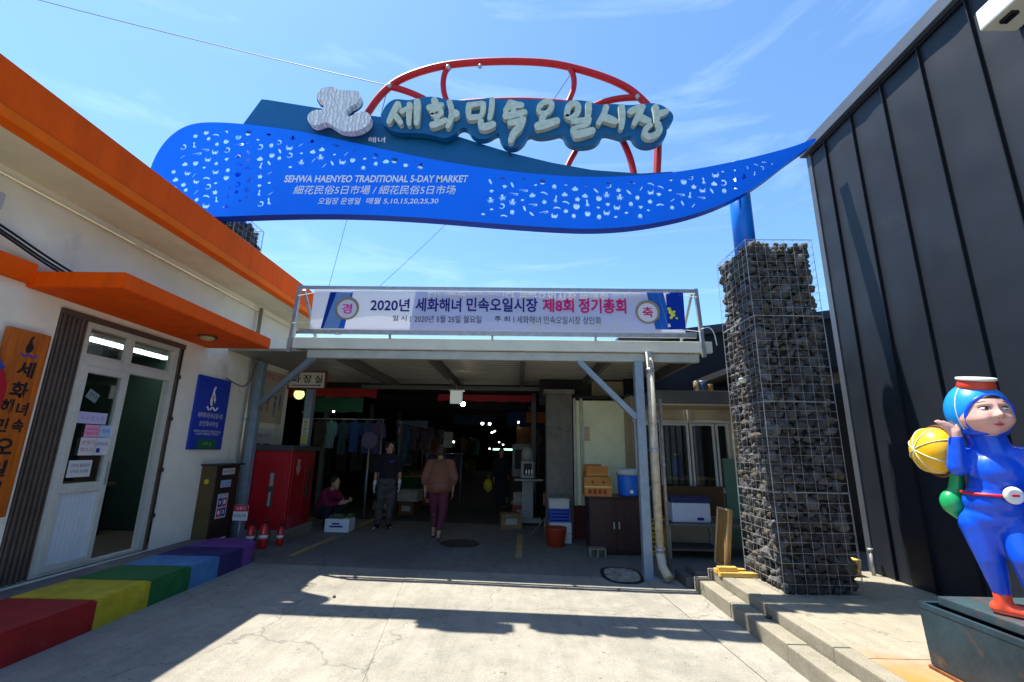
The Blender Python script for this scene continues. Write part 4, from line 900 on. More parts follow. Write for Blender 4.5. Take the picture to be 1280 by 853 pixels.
# overhead wires
wire_m = mat('wire', (.03, .03, .035), .6)
for pa, pb2, sag, lab in ((( -80, -35, 7.5), (484, 107, 5.6), .06, 'overhead cable running from the top left corner to the red pipe frame'), ((435, 270, 10), (404, 385, 10), 0, 'thin steep wire in the sky left of centre below the sign'),
                        ((562, 276, 10), (470, 362, 10), .02, 'thin slanting wire in the sky below the middle of the sign'), ((712, 95, 6.5), (690, 128, 6.5), 0, 'short thin stay wire inside the red pipe frame'), ((484, 112, 5.6), (475, 150, 5.6), 0, 'short stay wire hanging beside the emblem')):
    p, q = atY(*pa), atY(*pb2); b = MB(); b.tube([p.lerp(q, i/10)-V(0, 0, sag*4*(i/10)*(1-i/10)) for i in range(11)], .007 if sag > .03 else .005, 5)
    tag(b.build('overhead_wire', wire_m), lab, 'wire')
# ================================================================ GABION PILLARS
stone_m = [mat('basalt %s' % i, c, .92, var=.45, vscale=14, bump=1.0, bscale=70, rand=.35, col2=tuple(x*.45 for x in c)) for i, c in enumerate([(.095, .094, .095), (.15, .15, .152), (.115, .10, .082), (.09, .094, .102)])]
gwire = mat('galvanised wire', (.42, .42, .42), .5, .3, var=.3, vscale=5, dirt_or_sheen=(.16, .09, .05), dscale=3, dmin=.55)
def stone_mesh(seed, sub=2):
    rnd = random.Random(seed); tmp = bmesh.new(); bmesh.ops.create_icosphere(tmp, subdivisions=sub, radius=1)
    of = Vector((rnd.random()*50, rnd.random()*50, rnd.random()*50)); sc = Vector((1, rnd.uniform(.7, 1), rnd.uniform(.55, .8)))
    for v in tmp.verts:
        n_ = noise.noise(v.co*1.3+of)*.42+noise.noise(v.co*3.6+of)*.22; v.co = Vector((v.co.x*sc.x, v.co.y*sc.y, v.co.z*sc.z))*(1+n_)
    me = bpy.data.meshes.new('stone'); tmp.to_mesh(me); tmp.free(); me.materials.append(stone_m[seed % 4 if seed % 7 else 0]); return me
STM = [stone_mesh(i) for i in range(14)]
def gabion(t, x0, x1, y0, y1, z0, z1, tiers, nparts, seed=1):
    rnd = random.Random(seed); spots = []
    dx, dz = .112, .094
    def face(a0, a1, fn, pri):
        pts = []; tries = int((a1-a0)*(z1-z0)*2200)
        for _ in range(tries):
            a, z = rnd.uniform(a0+.03, a1-.03), rnd.uniform(z0+.03, z1-.02); r = rnd.choice((.032, .042, .052, .064, .08))
            if all((a-p)**2+(z-q)**2 > (.62*(r+s_))**2 for p, q, s_ in pts): pts.append((a, z, r))
        for a, z, r in pts: spots.append((pri, fn(a, rnd.uniform(-.015, .02)+max(0, r-.07)*.5), z, r*1.08))
    face(x0, x1, lambda a, d: (a, y0+.058+d), 0); face(y0, y1, lambda a, d: (x0+.058+d, a), 1)
    face(x0, x1, lambda a, d: (a, y1-.05-d), 3); face(y0, y1, lambda a, d: (x1-.05-d, a), 2)
    for _ in range(60): spots.append((1, (rnd.uniform(x0+.08, x1-.08), rnd.uniform(y0+.08, y1-.08)), z1-.05+rnd.uniform(-.04, .03), rnd.uniform(.05, .08)))
    spots.sort(key=lambda s: (s[0], s[2]))
    joined = bmesh.new(); og = origin(t)
    for i, (pri, (x, y), z, r) in enumerate(spots):
        me = STM[rnd.randrange(len(STM))]; M = Matrix.Translation(V(x, y, z)-og) @ Matrix.Rotation(rnd.uniform(0, 6.28), 4, Vector((rnd.uniform(-1, 1), rnd.uniform(-1, 1), rnd.uniform(-1, 1))).normalized()) @ Matrix.Scale(r*.98, 4)
        if i < nparts:
            o = bpy.data.objects.new('stone', me); COL.objects.link(o); o.parent = t; o.matrix_local = M
        else:
            tmp = bmesh.new(); tmp.from_mesh(me); nf = len(joined.faces); 
            mp_ = {}
            for v in tmp.verts: mp_[v] = joined.verts.new(M @ v.co)
            mi = rnd.randrange(4)
            for f in tmp.faces: joined.faces.new([mp_[v] for v in f.verts]).material_index = mi
            tmp.free()
    if joined.faces:
        me = bpy.data.meshes.new('stone_fill'); joined.to_mesh(me); o = bpy.data.objects.new('stone_fill', me); COL.objects.link(o); o.parent = t; o['kind'] = 'stuff'
        for m_ in stone_m: me.materials.append(m_)
    joined.free()
    b = MB(); b.box((x0+.10, y0+.10, z0), (x1-.10, y1-.10, z1-.10)); b.build('rubble_core', mat('rubble core', (.03, .028, .025), .95), t)
    # wire mesh, one panel per side and tier
    w = .0017
    def wires(pa, pb_, zs, horizontal_axis):
        for q0, q1 in zip(zs, zs[1:]):
            b = MB(); n = 7
            for i in range(n+1):
                p = pa.lerp(pb_, i/n)+V(rnd.uniform(-.004, .004), rnd.uniform(-.004, .004), 0); ww = w*(1.6 if i in (0, n) else 1)
                b.tube([(p.x, p.y, q0+.004), (p.x+rnd.uniform(-.006, .006), p.y+rnd.uniform(-.006, .006), (q0+q1)/2), (p.x, p.y, q1-.004)], ww, 4)
            m = max(2, round((q1-q0)/.095))
            for j in range(m+1):
                z = q0+.004+(q1-q0-.008)*j/m; ww = w*(1.7 if j in (0, m) else 1); b.tube([(pa.x, pa.y, z), ((pa.x+pb_.x)/2, (pa.y+pb_.y)/2, z+rnd.uniform(-.004, .004)), (pb_.x, pb_.y, z)], ww, 4)
            b.build('wire_mesh', gwire, t)
    e = .012; c_ = [V(x0-e, y0-e, 0), V(x1+e, y0-e, 0), V(x1+e, y1+e, 0), V(x0-e, y1+e, 0)]
    for i in range(4): wires(c_[i], c_[(i+1) % 4], tiers, i)
    b = MB()
    for i in range(8):
        f = i/7; b.tube([(x0+(x1-x0)*f, y0, tiers[-1]-.005), (x0+(x1-x0)*f, y1, tiers[-1]-.005)], w, 4); b.tube([(x0, y0+(y1-y0)*f, tiers[-1]-.007), (x1, y0+(y1-y0)*f, tiers[-1]-.007)], w, 4)
    b.build('wire_mesh', gwire, t)
gp = thing('gabion_pillar', 'tall square pillar of dark basalt stones in wire mesh on the platform', 'pillar', (3.03, 5.4, .27))
gabion(gp, 2.66, 3.41, 5.0, 5.77, .235, 4.05, [.24, 1.21, 2.15, 3.12, 4.06], 292)
b = MB(); b.ell((2.60, 5.3, 2.42), (.05, .03, .03), sub=2); b.ell((2.62, 5.36, 2.43), (.04, .03, .035), sub=2); tag(b.build('white_rag', mat('pale rag', (.6, .6, .5), .9)), 'small pale bundle tied to the left side of the stone pillar', 'rag')
gp2 = thing('gabion_pillar', 'stone filled wire pillar top rising behind the orange eaves at the left', 'pillar', (-4.2, 5.9, 4.3))
gabion(gp2, -4.55, -3.90, 5.60, 6.25, 4.405, 4.72, [4.405, 4.75], 60, 5)
# ================================================================ RIGHT DARK METAL BUILDING
RX = 4.25
rb = thing('metal_clad_building', 'tall dark standing seam metal building along the right side', 'building', (6.5, 1, .27))
seams = [5.96, 5.61, 5.10, 4.60, 4.09, 3.55, 3.03, 2.5, 1.98, 1.45, .93, .4, -.1, -.62, -1.15, -1.7, -2.2, -2.7, -3.2, -3.7, -4.2]
for i, (a, b_) in enumerate(zip(seams, seams[1:])):
    b = MB(); n = 44; g = []
    rnd = random.Random(i)
    for j in range(n+1):
        for k in range(7):
            y = b_+(a-b_)*k/6; z = .24+(5.90-.24)*j/n; bul = .011*math.sin(math.pi*k/6)*(noise.noise(V(i*3.1, z*2.6, k*.25)))*1.6+.005*sum(math.exp(-((z-zc-.05*k/6)/.035)**2) for zc in (1.3+.1*(i % 3), 2.5+.13*(i % 2), 3.6, 4.7+.1*(i % 2)))*math.sin(math.pi*k/6)
            g.append(b.b.verts.new((RX+bul, y, z)))
    for j in range(n):
        for k in range(6): f = b.b.faces.new((g[j*7+k], g[j*7+k+1], g[(j+1)*7+k+1], g[(j+1)*7+k])); f.smooth = True
    b.build('wall_panel', darksteel, rb)
    b = MB(); b.box((RX-.034, b_-.005, .24), (RX-.001, b_+.005, 5.90)); b.build('standing_seam', darkseam, rb)
b = MB(); b.box((RX-.02, 5.93, .24), (RX+.12, 6.02, 5.97), .004); b.build('corner_flashing', flash, rb)
b = MB(); b.box((RX-.09, -4.3, 5.905), (RX+.3, 6.06, 6.07), .008); b.build('roof_flashing', flash, rb)
b = MB(); b.box((RX-.03, -4.3, 5.86), (RX-.002, 5.92, 5.904)); b.build('flashing_skirt', darkseam, rb)
b = MB(); b.box((RX+.02, -4.3, .2), (12, 5.92, 5.90)); b.build('wall', darksteel, rb)
wl_ = thing('floodlight', 'pale box floodlight fixed high on the dark metal wall at the right edge', 'lamp', (4.2, 3.0, 5.3))
b = MB(); b.box((3.93, 2.5, 5.16), (4.235, 3.25, 5.36), .015); b.build('housing', mat('pale box', (.62, .64, .60), .5), wl_); b = MB(); b.box((3.99, 3.05, 5.13), (4.05, 3.15, 5.159)); b.build('bracket', darkseam, wl_)
# ================================================================ DARK ROOFED BUILDING BEHIND THE PILLAR
db = thing('dark_roofed_building', 'black building with a sloping dark roof edge behind the stone pillar', 'building', (5, 10, 0))
dark = mat('dark cladding', (.012, .013, .016), .7)
b = MB(); b.poly([(2.15, 9.3, 2.62), (9.5, 9.3, 2.62), (9.5, 9.3, 4.85), (6.4, 9.3, 4.42), (3.4, 9.3, 3.98), (2.15, 9.3, 3.80)], (0, 3, 0)); b.build('gable', dark, db)
b = MB(); b.poly([(2.05, 9.22, 3.74), (9.6, 9.22, 4.82), (9.6, 9.22, 4.98), (2.05, 9.22, 3.92)], (0, 3.2, 0)); b.build('roof_edge', mat('roof edge metal', (.05, .06, .08), .5, .3), db)
b = MB(); b.box((4.4, 8.45, 0), (9.5, 8.55, 2.6)); b.box((3.96, 7.4, 0), (4.04, 8.4, 3.0)); b.build('wall', dark, db)
b = MB(); b.box((3.5, 7.4, 2.9), (6, 9.2, 3.0)); b.build('soffit', dark, db)
# ================================================================ SIDE BUILDING: concrete column, cream wall, windows
sb = thing('side_building', 'low building with cream green wall, grey column and aluminium windows right of the entrance', 'building', (2.4, 9.3, 0))
greyc = concrete('grey column concrete', (.23, .22, .19), (.13, .125, .11))
b = MB(); b.box((.54, 9.0, 0), (1.04, 9.4, 2.68), .01); b.build('column', greyc, sb)
b = MB(); b.box((.49, 8.97, 2.682), (1.09, 9.45, 2.77), .008); b.build('column_cap', con2, sb)
cg = mat('cream green wall', (.80, .82, .55), .8, var=.1, vscale=2, dirt_or_sheen=(.4, .4, .26), dscale=1.2, dmin=.6)
b = MB(); b.box((1.12, 9.05, .60), (2.06, 9.2, 2.56)); b.build('wall', cg, sb)
b = MB(); b.box((1.04, 9.03, .0), (2.06, 9.2, .598)); b.build('dado', mat('dark red dado', (.10, .02, .015), .8, var=.3), sb)
for x in (1.06, 1.19):
    b = MB(); b.box((x, 8.98, .60), (x+.05, 9.045, 2.60), .004); b.build('white_jamb', mat('old white jamb', (.48, .48, .40), .6, var=.3, vscale=8), sb)
b = MB(); b.box((1.1, 9.06, 2.60), (4.6, 9.21, 2.66)); b.build('lintel', black, sb)
b = MB(); b.box((1.5, 9.4, 2.3), (2.6, 9.6, 3.0)); b.build('wall', mat('beige inner wall', (.36, .31, .19), .85, var=.2), sb)
b = MB(); b.box((.42, 9.46, 2.5), (2.14, 9.5, 3.34)); b.build('sky_gap_backing', black, sb)  # black backing added to close a sky gap beside the column
# window wall at y = 8.6
beige = mat('beige window wall', (.55, .46, .32), .8, var=.15, vscale=2)
b = MB(); b.box((2.07, 8.62, 0), (4.4, 8.75, .92)); b.box((2.07, 8.62, 2.14), (4.4, 8.75, 2.60)); b.box((3.86, 8.622, .92), (4.4, 8.748, 2.14)); b.build('wall', beige, sb)
b = MB(); b.box((2.062, 8.40, 0), (2.069, 9.05, 2.6)); b.build('wall', beige, sb)
xs = [2.10, 2.50, 2.69, 3.03, 3.10, 3.52, 3.58, 3.86]
alu = mat('window aluminium', (.74, .74, .70), .4, .3, var=.1)
for (a, c_) in ((2.13, 2.56), (2.59, 3.13), (3.16, 3.60), (3.63, 3.86)):
    b = MB()
    for (x0, x1, z0, z1) in ((a, a+.035, .95, 2.12), (c_-.035, c_, .95, 2.12), (a+.035, c_-.035, 2.08, 2.12), (a+.035, c_-.035, .95, .99)): b.box((x0, 8.58, z0), (x1, 8.63, z1), .003)
    wdw = b.build('window', alu, sb); b = MB(); b.box((a+.035, 8.60, .99), (c_-.035, 8.606, 2.08)); b.build('pane', glassm, wdw)
b = MB(); b.box((2.08, 8.56, .90), (3.88, 8.64, .945), .004); b.box((2.08, 8.56, 2.125), (3.88, 8.64, 2.17), .004); b.box((3.12, 8.56, 2.175), (3.17, 8.6, 2.4)); b.build('window_rail', alu, sb)
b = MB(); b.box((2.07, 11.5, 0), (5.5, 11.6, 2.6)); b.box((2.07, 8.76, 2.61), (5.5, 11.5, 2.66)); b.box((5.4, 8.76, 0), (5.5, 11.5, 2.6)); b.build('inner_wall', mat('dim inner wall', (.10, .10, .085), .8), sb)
b = MB(); b.box((3.7, 8.56, 0), (4.38, 8.615, 1.5)); b.build('green_panel', mat('pale green panel', (.14, .24, .16), .6), sb)
gl = thing('ceiling_lamp', 'small warm lamp glowing behind the window glass', 'lamp', (2.96, 10.3, 2.25)); b = MB(); b.ell((2.96, 10.3, 2.2), (.06, .06, .04), sub=2); b.build('bulb', emit('warm bulb', (1, .8, .45), 8), gl); b = MB(); b.tube([(2.96, 10.3, 2.24), (2.96, 10.3, 2.6)], .01, 6); b.build('cord', black, gl)
bo = thing('water_bottle', 'blue water bottle standing inside behind the window', 'bottle', (3.2, 9.6, .9)); b = MB(); b.lathe([(.09, 0), (.1, .02), (.1, .3), (.03, .37), (.03, .42)], (3.2, 9.6, 1.12), 16); b.build('body', mat('bottle blue', (.02, .1, .45), .3), bo)
b = MB(); b.lathe([(.033, .42), (.033, .45)], (3.2, 9.6, 1.12), 12); b.build('cap', white, bo)
tbl = thing('inner_table', 'dark table inside behind the window carrying the blue bottle', 'table', (3, 9.6, 0)); b = MB(); b.box((2.3, 9.2, 1.08), (3.8, 9.9, 1.12)); b.build('top', wood, tbl)
b = MB(); b.box((2.35, 9.3, 0), (2.4, 9.35, 1.08)); b.box((3.7, 9.3, 0), (3.75, 9.35, 1.08)); b.box((2.35, 9.8, 0), (2.4, 9.85, 1.08)); b.box((3.7, 9.8, 0), (3.75, 9.85, 1.08)); b.build('leg', wood, tbl)
# metal awning box and tins on it
aw = thing('metal_awning', 'grey sheet metal awning box above the windows', 'awning', (3.0, 7.6, 2.35))
b = MB(); b.box((2.20, 7.6, 2.38), (4.3, 8.55, 2.60), .006); b.build('casing', mat('awning sheet', (.12, .12, .115), .5, .2, var=.25, vscale=2), aw)
b = MB(); b.box((2.22, 7.62, 2.36), (4.28, 8.5, 2.379)); b.build('underside', beige, aw); b = MB(); b.box((2.24, 8.0, 0.0), (2.29, 8.05, 2.358)); b.build('post', greysteel, aw)
for i, (u_, h_, r_, c_, lab) in enumerate(((871, .16, .05, (.42, .33, .2), 'tan tin can standing on the metal awning'), (878.5, .165, .07, (.04, .09, .2), 'dark blue tin can standing between two others on the awning'), (887, .11, .06, (.45, .18, .05), 'short orange tin can at the right on the awning'))):
    p = atY(u_, 488, 7.75); t = thing('tin_can', lab, 'can', (p.x, 7.75, 2.60)); b = MB(); b.lathe([(r_, 0), (r_, h_), (r_*.9, h_+.005)], (p.x, 7.75, 2.602), 20); b.build('body', mat('tin%d' % i, c_, .4, .3, var=.3, vscale=20), t); b = MB(); b.lathe([(r_*1.04, h_), (r_*1.04, h_+.012)], (p.x, 7.75, 2.602), 20); b.build('rim', greysteel, t)
# ---- cabinet, boxes, cooler
kc = thing('dark_cabinet', 'dark red brown wooden cabinet against the cream wall', 'cabinet', (1.56, 7.98, 0))
maroon = mat('dark red brown wood', (.035, .012, .010), .5, var=.3, vscale=3, stretch=(8, 8, 1))
b = MB(); b.box((1.15, 7.76, .04), (2.0, 8.25, .86), .006); b.build('casing', maroon, kc); b = MB(); b.box((1.12, 7.73, .861), (2.03, 8.27, .885), .004); b.build('top', maroon, kc)
for a, c_ in ((1.18, 1.565), (1.585, 1.97)):
    b = MB(); b.box((a, 7.745, .08), (c_, 7.758, .83), .004); d_ = b.build('door', maroon, kc); b = MB(); b.box((c_-.04 if a < 1.3 else a+.02, 7.73, .4), (c_-.02 if a < 1.3 else a+.04, 7.744, .5)); b.build('handle', greysteel, d_)
b = MB(); b.box((1.18, 7.8, 0), (1.97, 8.2, .039)); b.build('plinth', black, kc)
card = mat('orange brown carton', (.42, .18, .045), .8, var=.2, vscale=6); tape = mat('yellow tape', (.6, .42, .1), .4)
def carton(x0, y0, z0, w, d, h, label, rz=0, open_=False, txt=None, m=card):
    t = thing('carton', label, 'box', (x0+w/2, y0+d/2, z0), None, rz); b = MB(); b.box((-w/2, -d/2, 0), (w/2, d/2, h), .004); b.build('body', m, t, True)
    b = MB(); b.box((-w/2-.001, -d/2-.0015, h*.45), (w/2+.001, -d/2, h*.53)); b.build('tape', tape, t, True)
    if open_:
        b = MB(); b.poly([(-w/2, -d/2, h), (w/2, -d/2, h), (w/2, -d/2-.04, h+.10), (-w/2, -d/2-.04, h+.10)], (0, .004, 0)); b.poly([(-w/2, d/2, h), (w/2, d/2, h), (w/2-.02, d/2+.05, h+.12), (-w/2+.02, d/2+.05, h+.12)], (0, .004, 0)); b.build('flap', m, t, True)
    if txt:
        b = MB(); cm = mat('carton red ink', (.25, .03, .02), .7)
        for q in range(4): b.box((-w/2+.06+q*(w-.12)/4, -d/2-.0015, h*.12), (-w/2+.06+(q+.7)*(w-.12)/4, -d/2-.0003, h*.36))
        for q in (.3, .7): b.poly([(-w/2+w*q+dx_*.03, -d/2-.0003, h*.73+dz_*.03) for dx_, dz_ in ((-1, 0), (0, -1), (1, 0), (0, 1))], (0, -.0012, 0))
        b.build('printed_mark', cm, t, True)
    return t
carton(1.08, 7.72, .886, .44, .34, .30, 'orange brown cardboard carton with red print on the dark cabinet', -.03, txt='제주 밀감')
carton(1.10, 7.78, 1.188, .36, .26, .07, 'flat opened carton lying on top of the printed orange carton', .12, True)
wc = thing('water_cooler', 'blue insulated water jug with a pale lid on the dark cabinet', 'jug', (1.83, 7.9, .886)); cx_, cy_ = 1.83, 7.92
b = MB(); b.lathe([(.16, 0), (.17, .02), (.185, .32), (.18, .33)], (cx_, cy_, .888), 28); b.build('body', mat('cooler blue', (.01, .14, .62), .35, var=.1), wc)
b = MB(); b.lathe([(.192, .331), (.195, .40), (.17, .43), (.05, .44)], (cx_, cy_, .888), 28); b.build('lid', mat('cooler lid', (.45, .50, .52), .5), wc)
b = MB(); b.tube([(cx_-.19, cy_-.02, 1.16), (cx_-.215, cy_-.02, 1.08), (cx_-.19, cy_-.02, 1.0)], .012, 6); b.build('handle', mat('cooler lid', (.45, .50, .52), .5), wc)
b = MB(); b.box((cx_-.025, cy_-.22, .94), (cx_+.025, cy_-.16, .99), .006); b.build('tap', white, wc)
def crate(x0, y0, z0, w, d, h, m, label, group=None, cat='crate'):
    t = thing('plastic_crate', label, cat, (x0+w/2, y0+d/2, z0), group)
    b = MB(); b.box((x0, y0, z0), (x0+w, y0+d, z0+.02)); 
    for q in range(3):
        zz = z0+.04+q*(h-.05)/3
        b.box((x0, y0, zz), (x0+w, y0+.012, zz+.03)); b.box((x0, y0+d-.012, zz), (x0+w, y0+d, zz+.03)); b.box((x0, y0+.012, zz), (x0+.012, y0+d-.012, zz+.03)); b.box((x0+w-.012, y0+.012, zz), (x0+w, y0+d-.012, zz+.03))
    b.build('slatted_sides', m, t)
    b = MB()
    for (a, c_) in ((x0-.003, y0-.003), (x0+w-.017, y0-.003), (x0-.003, y0+d-.017), (x0+w-.017, y0+d-.017)): b.box((a, c_, z0+.001), (a+.02, c_+.02, z0+h-.021))
    b.box((x0-.005, y0-.005, z0+h-.02), (x0+w+.005, y0+.015, z0+h)); b.box((x0-.005, y0+d-.015, z0+h-.02), (x0+w+.005, y0+d+.005, z0+h)); b.box((x0-.005, y0+.016, z0+h-.02), (x0+.015, y0+d-.016, z0+h)); b.box((x0+w-.015, y0+.016, z0+h-.02), (x0+w+.005, y0+d-.016, z0+h))
    b.build('corner_frame', m, t); return t
ycr = mat('yellow crate', (.55, .30, .01), .5)
crate(2.03, 7.85, .0, .34, .30, .27, ycr, 'yellow plastic crate on the ground behind the downspout, lower of two'); crate(2.04, 7.86, .272, .34, .30, .27, ycr, 'yellow plastic crate stacked on another behind the downspout')
bj = thing('glass_jar', 'clear plastic bottles standing behind the canopy post', 'bottle', (2.13, 7.95, .56)); b = MB(); b.lathe([(.05, 0), (.055, .02), (.055, .17), (.02, .23), (.02, .26)], (2.13, 7.95, .55), 14); b.build('body', mat('clear plastic', (.35, .38, .38), .2), bj); b = MB(); b.lathe([(.023, .26), (.023, .28)], (2.13, 7.95, .55), 10); b.build('cap', white, bj)
# cinder block, bucket, blue crate, hose
t = thing('concrete_block', 'small grey concrete block beside the dark cabinet', 'block', (1.2, 7.6, 0)); b = MB()
for x in (1.12, 1.235, 1.35): b.box((x-.015, 7.55, 0), (x+.015, 7.72, .12), .003)
b.box((1.105, 7.55, .12), (1.365, 7.72, .14), .003); b.box((1.105, 7.705, .0), (1.365, 7.72, .119)); b.build('body', con2, t); b = MB(); b.box((1.136, 7.56, .001), (1.219, 7.7, .02)); b.build('cavity_floor', con2, t)
t = thing('red_bucket', 'red brown plastic bucket standing in front of the grey column', 'bucket', (.65, 8.25, 0)); b = MB(); b.lathe([(.13, 0), (.14, .01), (.185, .30), (.19, .32), (.18, .32), (.135, .02)], (.65, 8.3, .003), 24); b.build('body', mat('bucket red', (.28, .03, .01), .5), t)
b = MB(); b.tube([(.65+.18*math.cos(a), 8.3, .32-.16*math.sin(a)) for a in [math.pi*i/10 for i in range(11)]], .004, 5); b.build('handle', greysteel, t)
bcr = mat('blue crate', (.01, .05, .42), .5)
crate(.57, 8.6, .36, .36, .3, .22, bcr, 'blue plastic crate on a white box at the foot of the grey column')
carton(.57, 8.58, 0, .38, .32, .355, 'white cardboard box under the blue crate', 0, m=mat('white carton', (.55, .55, .55), .8)); 
t = thing('foam_box', 'white foam box resting on the blue crate by the column', 'box', (.7, 8.7, .59)); b = MB(); b.box((.56, 8.6, .585), (.92, 8.88, .72), .01); b.build('body', mat('grey foam', (.5, .5, .47), .8), t); b = MB(); b.box((.55, 8.59, .722), (.93, 8.89, .75), .01); b.build('lid', mat('grey foam', (.5, .5, .47), .8), t)
b = MB(); b.tube(smooth_pts([(.15, 8.35, .012), (.3, 8.1, .012), (.55, 8.0, .012), (.5, 8.2, .012), (.2, 8.25, .02), (.1, 8.5, .012), (.4, 8.7, .3), (.55, 8.62, .5)], 3, False), .011, 6); tag(b.build('garden_hose', mat('green hose', (.03, .12, .09), .5)), 'dark green hose loop on the floor beside the red bucket', 'hose')
# chest, shelf, leaning panel
t = thing('shelf_bench', 'grey shelf bench under the windows carrying the cool box', 'bench', (2.9, 7.9, 0))
b = MB(); b.box((2.30, 7.55, .48), (4.1, 8.25, .52), .004); b.build('top', mat('grey board', (.14, .13, .12), .7), t)
for x in (2.34, 3.2, 4.02):
    b = MB(); b.box((x, 7.6, 0), (x+.04, 7.64, .479)); b.build('leg', greysteel, t); b = MB(); b.box((x, 8.16, 0), (x+.04, 8.2, .479)); b.build('leg', greysteel, t)
b = MB(); b.box((2.39, 7.62, .12), (3.19, 8.18, .14)); b.build('lower_shelf', mat('grey board', (.14, .13, .12), .7), t)
t = thing('cool_box', 'white cool box with dark blue lid on the shelf bench', 'cool box', (2.75, 7.85, .52)); b = MB(); b.box((2.44, 7.66, .522), (3.05, 8.05, .82), .03); b.build('body', mat('cool box white', (.55, .60, .72), .5), t); b = MB(); b.box((2.43, 7.65, .822), (3.06, 8.06, .90), .02); b.build('lid', mat('cool box lid', (.02, .03, .12), .4), t)
b = MB(); b.box((2.83, 7.652, .56), (2.93, 7.66, .60)); b.build('latch', navyink, t)
b = MB(); b.box((2.34, 8.42, .525), (3.6, 8.45, 1.02)); tag(b.build('brown_board', mat('brown hardboard', (.13, .065, .025), .7, var=.2)), 'brown board standing behind the cool box under the windows', 'board')
p = atZ(915, 697, .27)
t = thing('leaning_panel', 'wooden framed panel leaning behind the stone pillar', 'board', (2.62, 6.3, 0.2)); b = MB(); 
Mx = Matrix.Rotation(R(8), 3, 'Y')
b.box((2.52, 5.98, .24), (2.56, 6.32, .92), 0, Mx, (2.54, 6.1, .27)); b.build('panel', mat('panel wood', (.30, .17, .05), .7, var=.3, vscale=5, stretch=(8, 8, 1)), t); b = MB()
for (y0, y1, z0, z1) in ((5.98, 6.0, .24, .92), (6.30, 6.32, .24, .92), (6.0, 6.3, .24, .26), (6.0, 6.3, .90, .92)): b.box((2.505, y0, z0), (2.519, y1, z1), 0, Mx, (2.54, 6.1, .27))
b.build('frame', mat('panel frame', (.40, .32, .2), .7), t)
pine = mat('pine timber', (.62, .38, .09), .6, var=.25, vscale=5, stretch=(1, 14, 14))
def plank(x0, x1, y0, y1, z0, z1, lab): b = MB(); b.box((x0, y0, z0), (x1, y1, z1), .003); return tag(b.build('timber_offcut', pine), lab, 'timber', 'timber offcuts around the stone pillar')
plank(2.29, 2.72, 5.42+.2, 5.50+.2, PZ+.006, PZ+.05, 'longest pine offcut lying at the front of the small pile left of the stone pillar')
plank(2.30, 2.52, 5.74, 5.84, PZ+.006, PZ+.055, 'short pine offcut behind the longest one, left of the stone pillar'); plank(2.53, 2.66, 5.80, 5.9, PZ+.006, PZ+.05, 'shortest pine block touching the left side of the stone pillar'); plank(2.29, 2.50, 5.66, 5.73, PZ+.052, PZ+.10, 'pine offcut stacked on top of the pile left of the stone pillar')
for i in range(4): plank(3.52, 3.98, 5.80-.01*i, 5.94-.01*i, PZ+.006+.045*i, PZ+.046+.045*i, ['lowest', 'second lowest', 'second highest', 'topmost'][i]+' pine offcut in the stack right of the stone pillar')
b = MB(); b.tube([(4.16, 5.85, .235), (4.16, 5.85, .5)], .02, 8); b.lathe([(.03, 0), (.03, .03)], (4.16, 5.85, .5), 10); tag(b.build('floor_bolt', greysteel), 'short metal stub standing at the foot of the dark metal corner', 'pipe')
# doormat / drain tray beside the post
t = thing('drain_tray', 'dirty rectangular drain tray with a black rim on the ground by the canopy post', 'tray', (1.38, 6.65, 0))
pts = [atZ(u_, v_, .006) for u_, v_ in ((749, 709), (795, 712), (806, 724), (803, 731), (770, 731), (752, 724))]
b = MB(); b.poly(smooth_pts(pts, 2), (0, 0, .015)); b.build('rim', black, t); c_ = sum(pts, V(0, 0, 0))/6; b = MB(); b.poly([c_+(p-c_)*.84+V(0, 0, .016) for p in smooth_pts(pts, 2)], (0, 0, .004)); b.build('grit', mat('grit', (.30, .28, .24), .95, var=.6, vscale=14, bump=.6, bscale=40), t)
# small notice on the cream wall
notice(0, .11, 0, .26, mat('cream card', (.55, .5, .35), .7), 'small cream notice with red writing on the cream wall', [], name='notice')
o = [q for q in COL.objects if q.get('label') == 'small cream notice with red writing on the cream wall'][0]; bpy.data.objects.remove(o)
b = MB(); b.box((1.27, 9.04, 1.78), (1.38, 9.049, 2.06)); o = tag(b.build('notice', mat('cream card', (.55, .5, .35), .7)), 'small cream notice with red writing on the cream wall', 'notice')
for i, s in enumerate('화기엄금'): text(s, (1.295, 9.04, 1.99-i*.062), X_, Z_, .06, .05, redink, o)
# ================================================================ MARKET HALL
mh = thing('market_hall', 'dark covered market hall stretching back behind the entrance canopy', 'building', (-3.5, 25, 0))
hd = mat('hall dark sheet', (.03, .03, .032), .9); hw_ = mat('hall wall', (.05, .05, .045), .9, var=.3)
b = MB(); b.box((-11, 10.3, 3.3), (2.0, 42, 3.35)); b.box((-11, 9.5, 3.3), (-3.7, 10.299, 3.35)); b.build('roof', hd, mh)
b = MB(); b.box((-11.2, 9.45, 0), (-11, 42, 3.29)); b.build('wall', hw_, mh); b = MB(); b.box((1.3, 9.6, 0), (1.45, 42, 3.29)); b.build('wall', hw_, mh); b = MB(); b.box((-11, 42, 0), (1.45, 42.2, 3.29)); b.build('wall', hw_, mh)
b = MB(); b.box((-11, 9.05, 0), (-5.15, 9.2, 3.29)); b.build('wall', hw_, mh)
for i in range(11):
    y = 12+2.8*i; b = MB(); b.box((-11, y, 3.1), (1.3, y+.12, 3.29)); b.build('roof_beam', hd, mh)
for i in range(8):
    for x in (-5.2, .4):
        y = 12.4+3.8*i; b = MB(); b.box((x-.06, y-.06, 0), (x+.06, y+.06, 3.09)); b.build('column', mat('hall column', (.16, .16, .15), .7), mh)
rv = mat('red valance', (.30, .01, .015), .7)
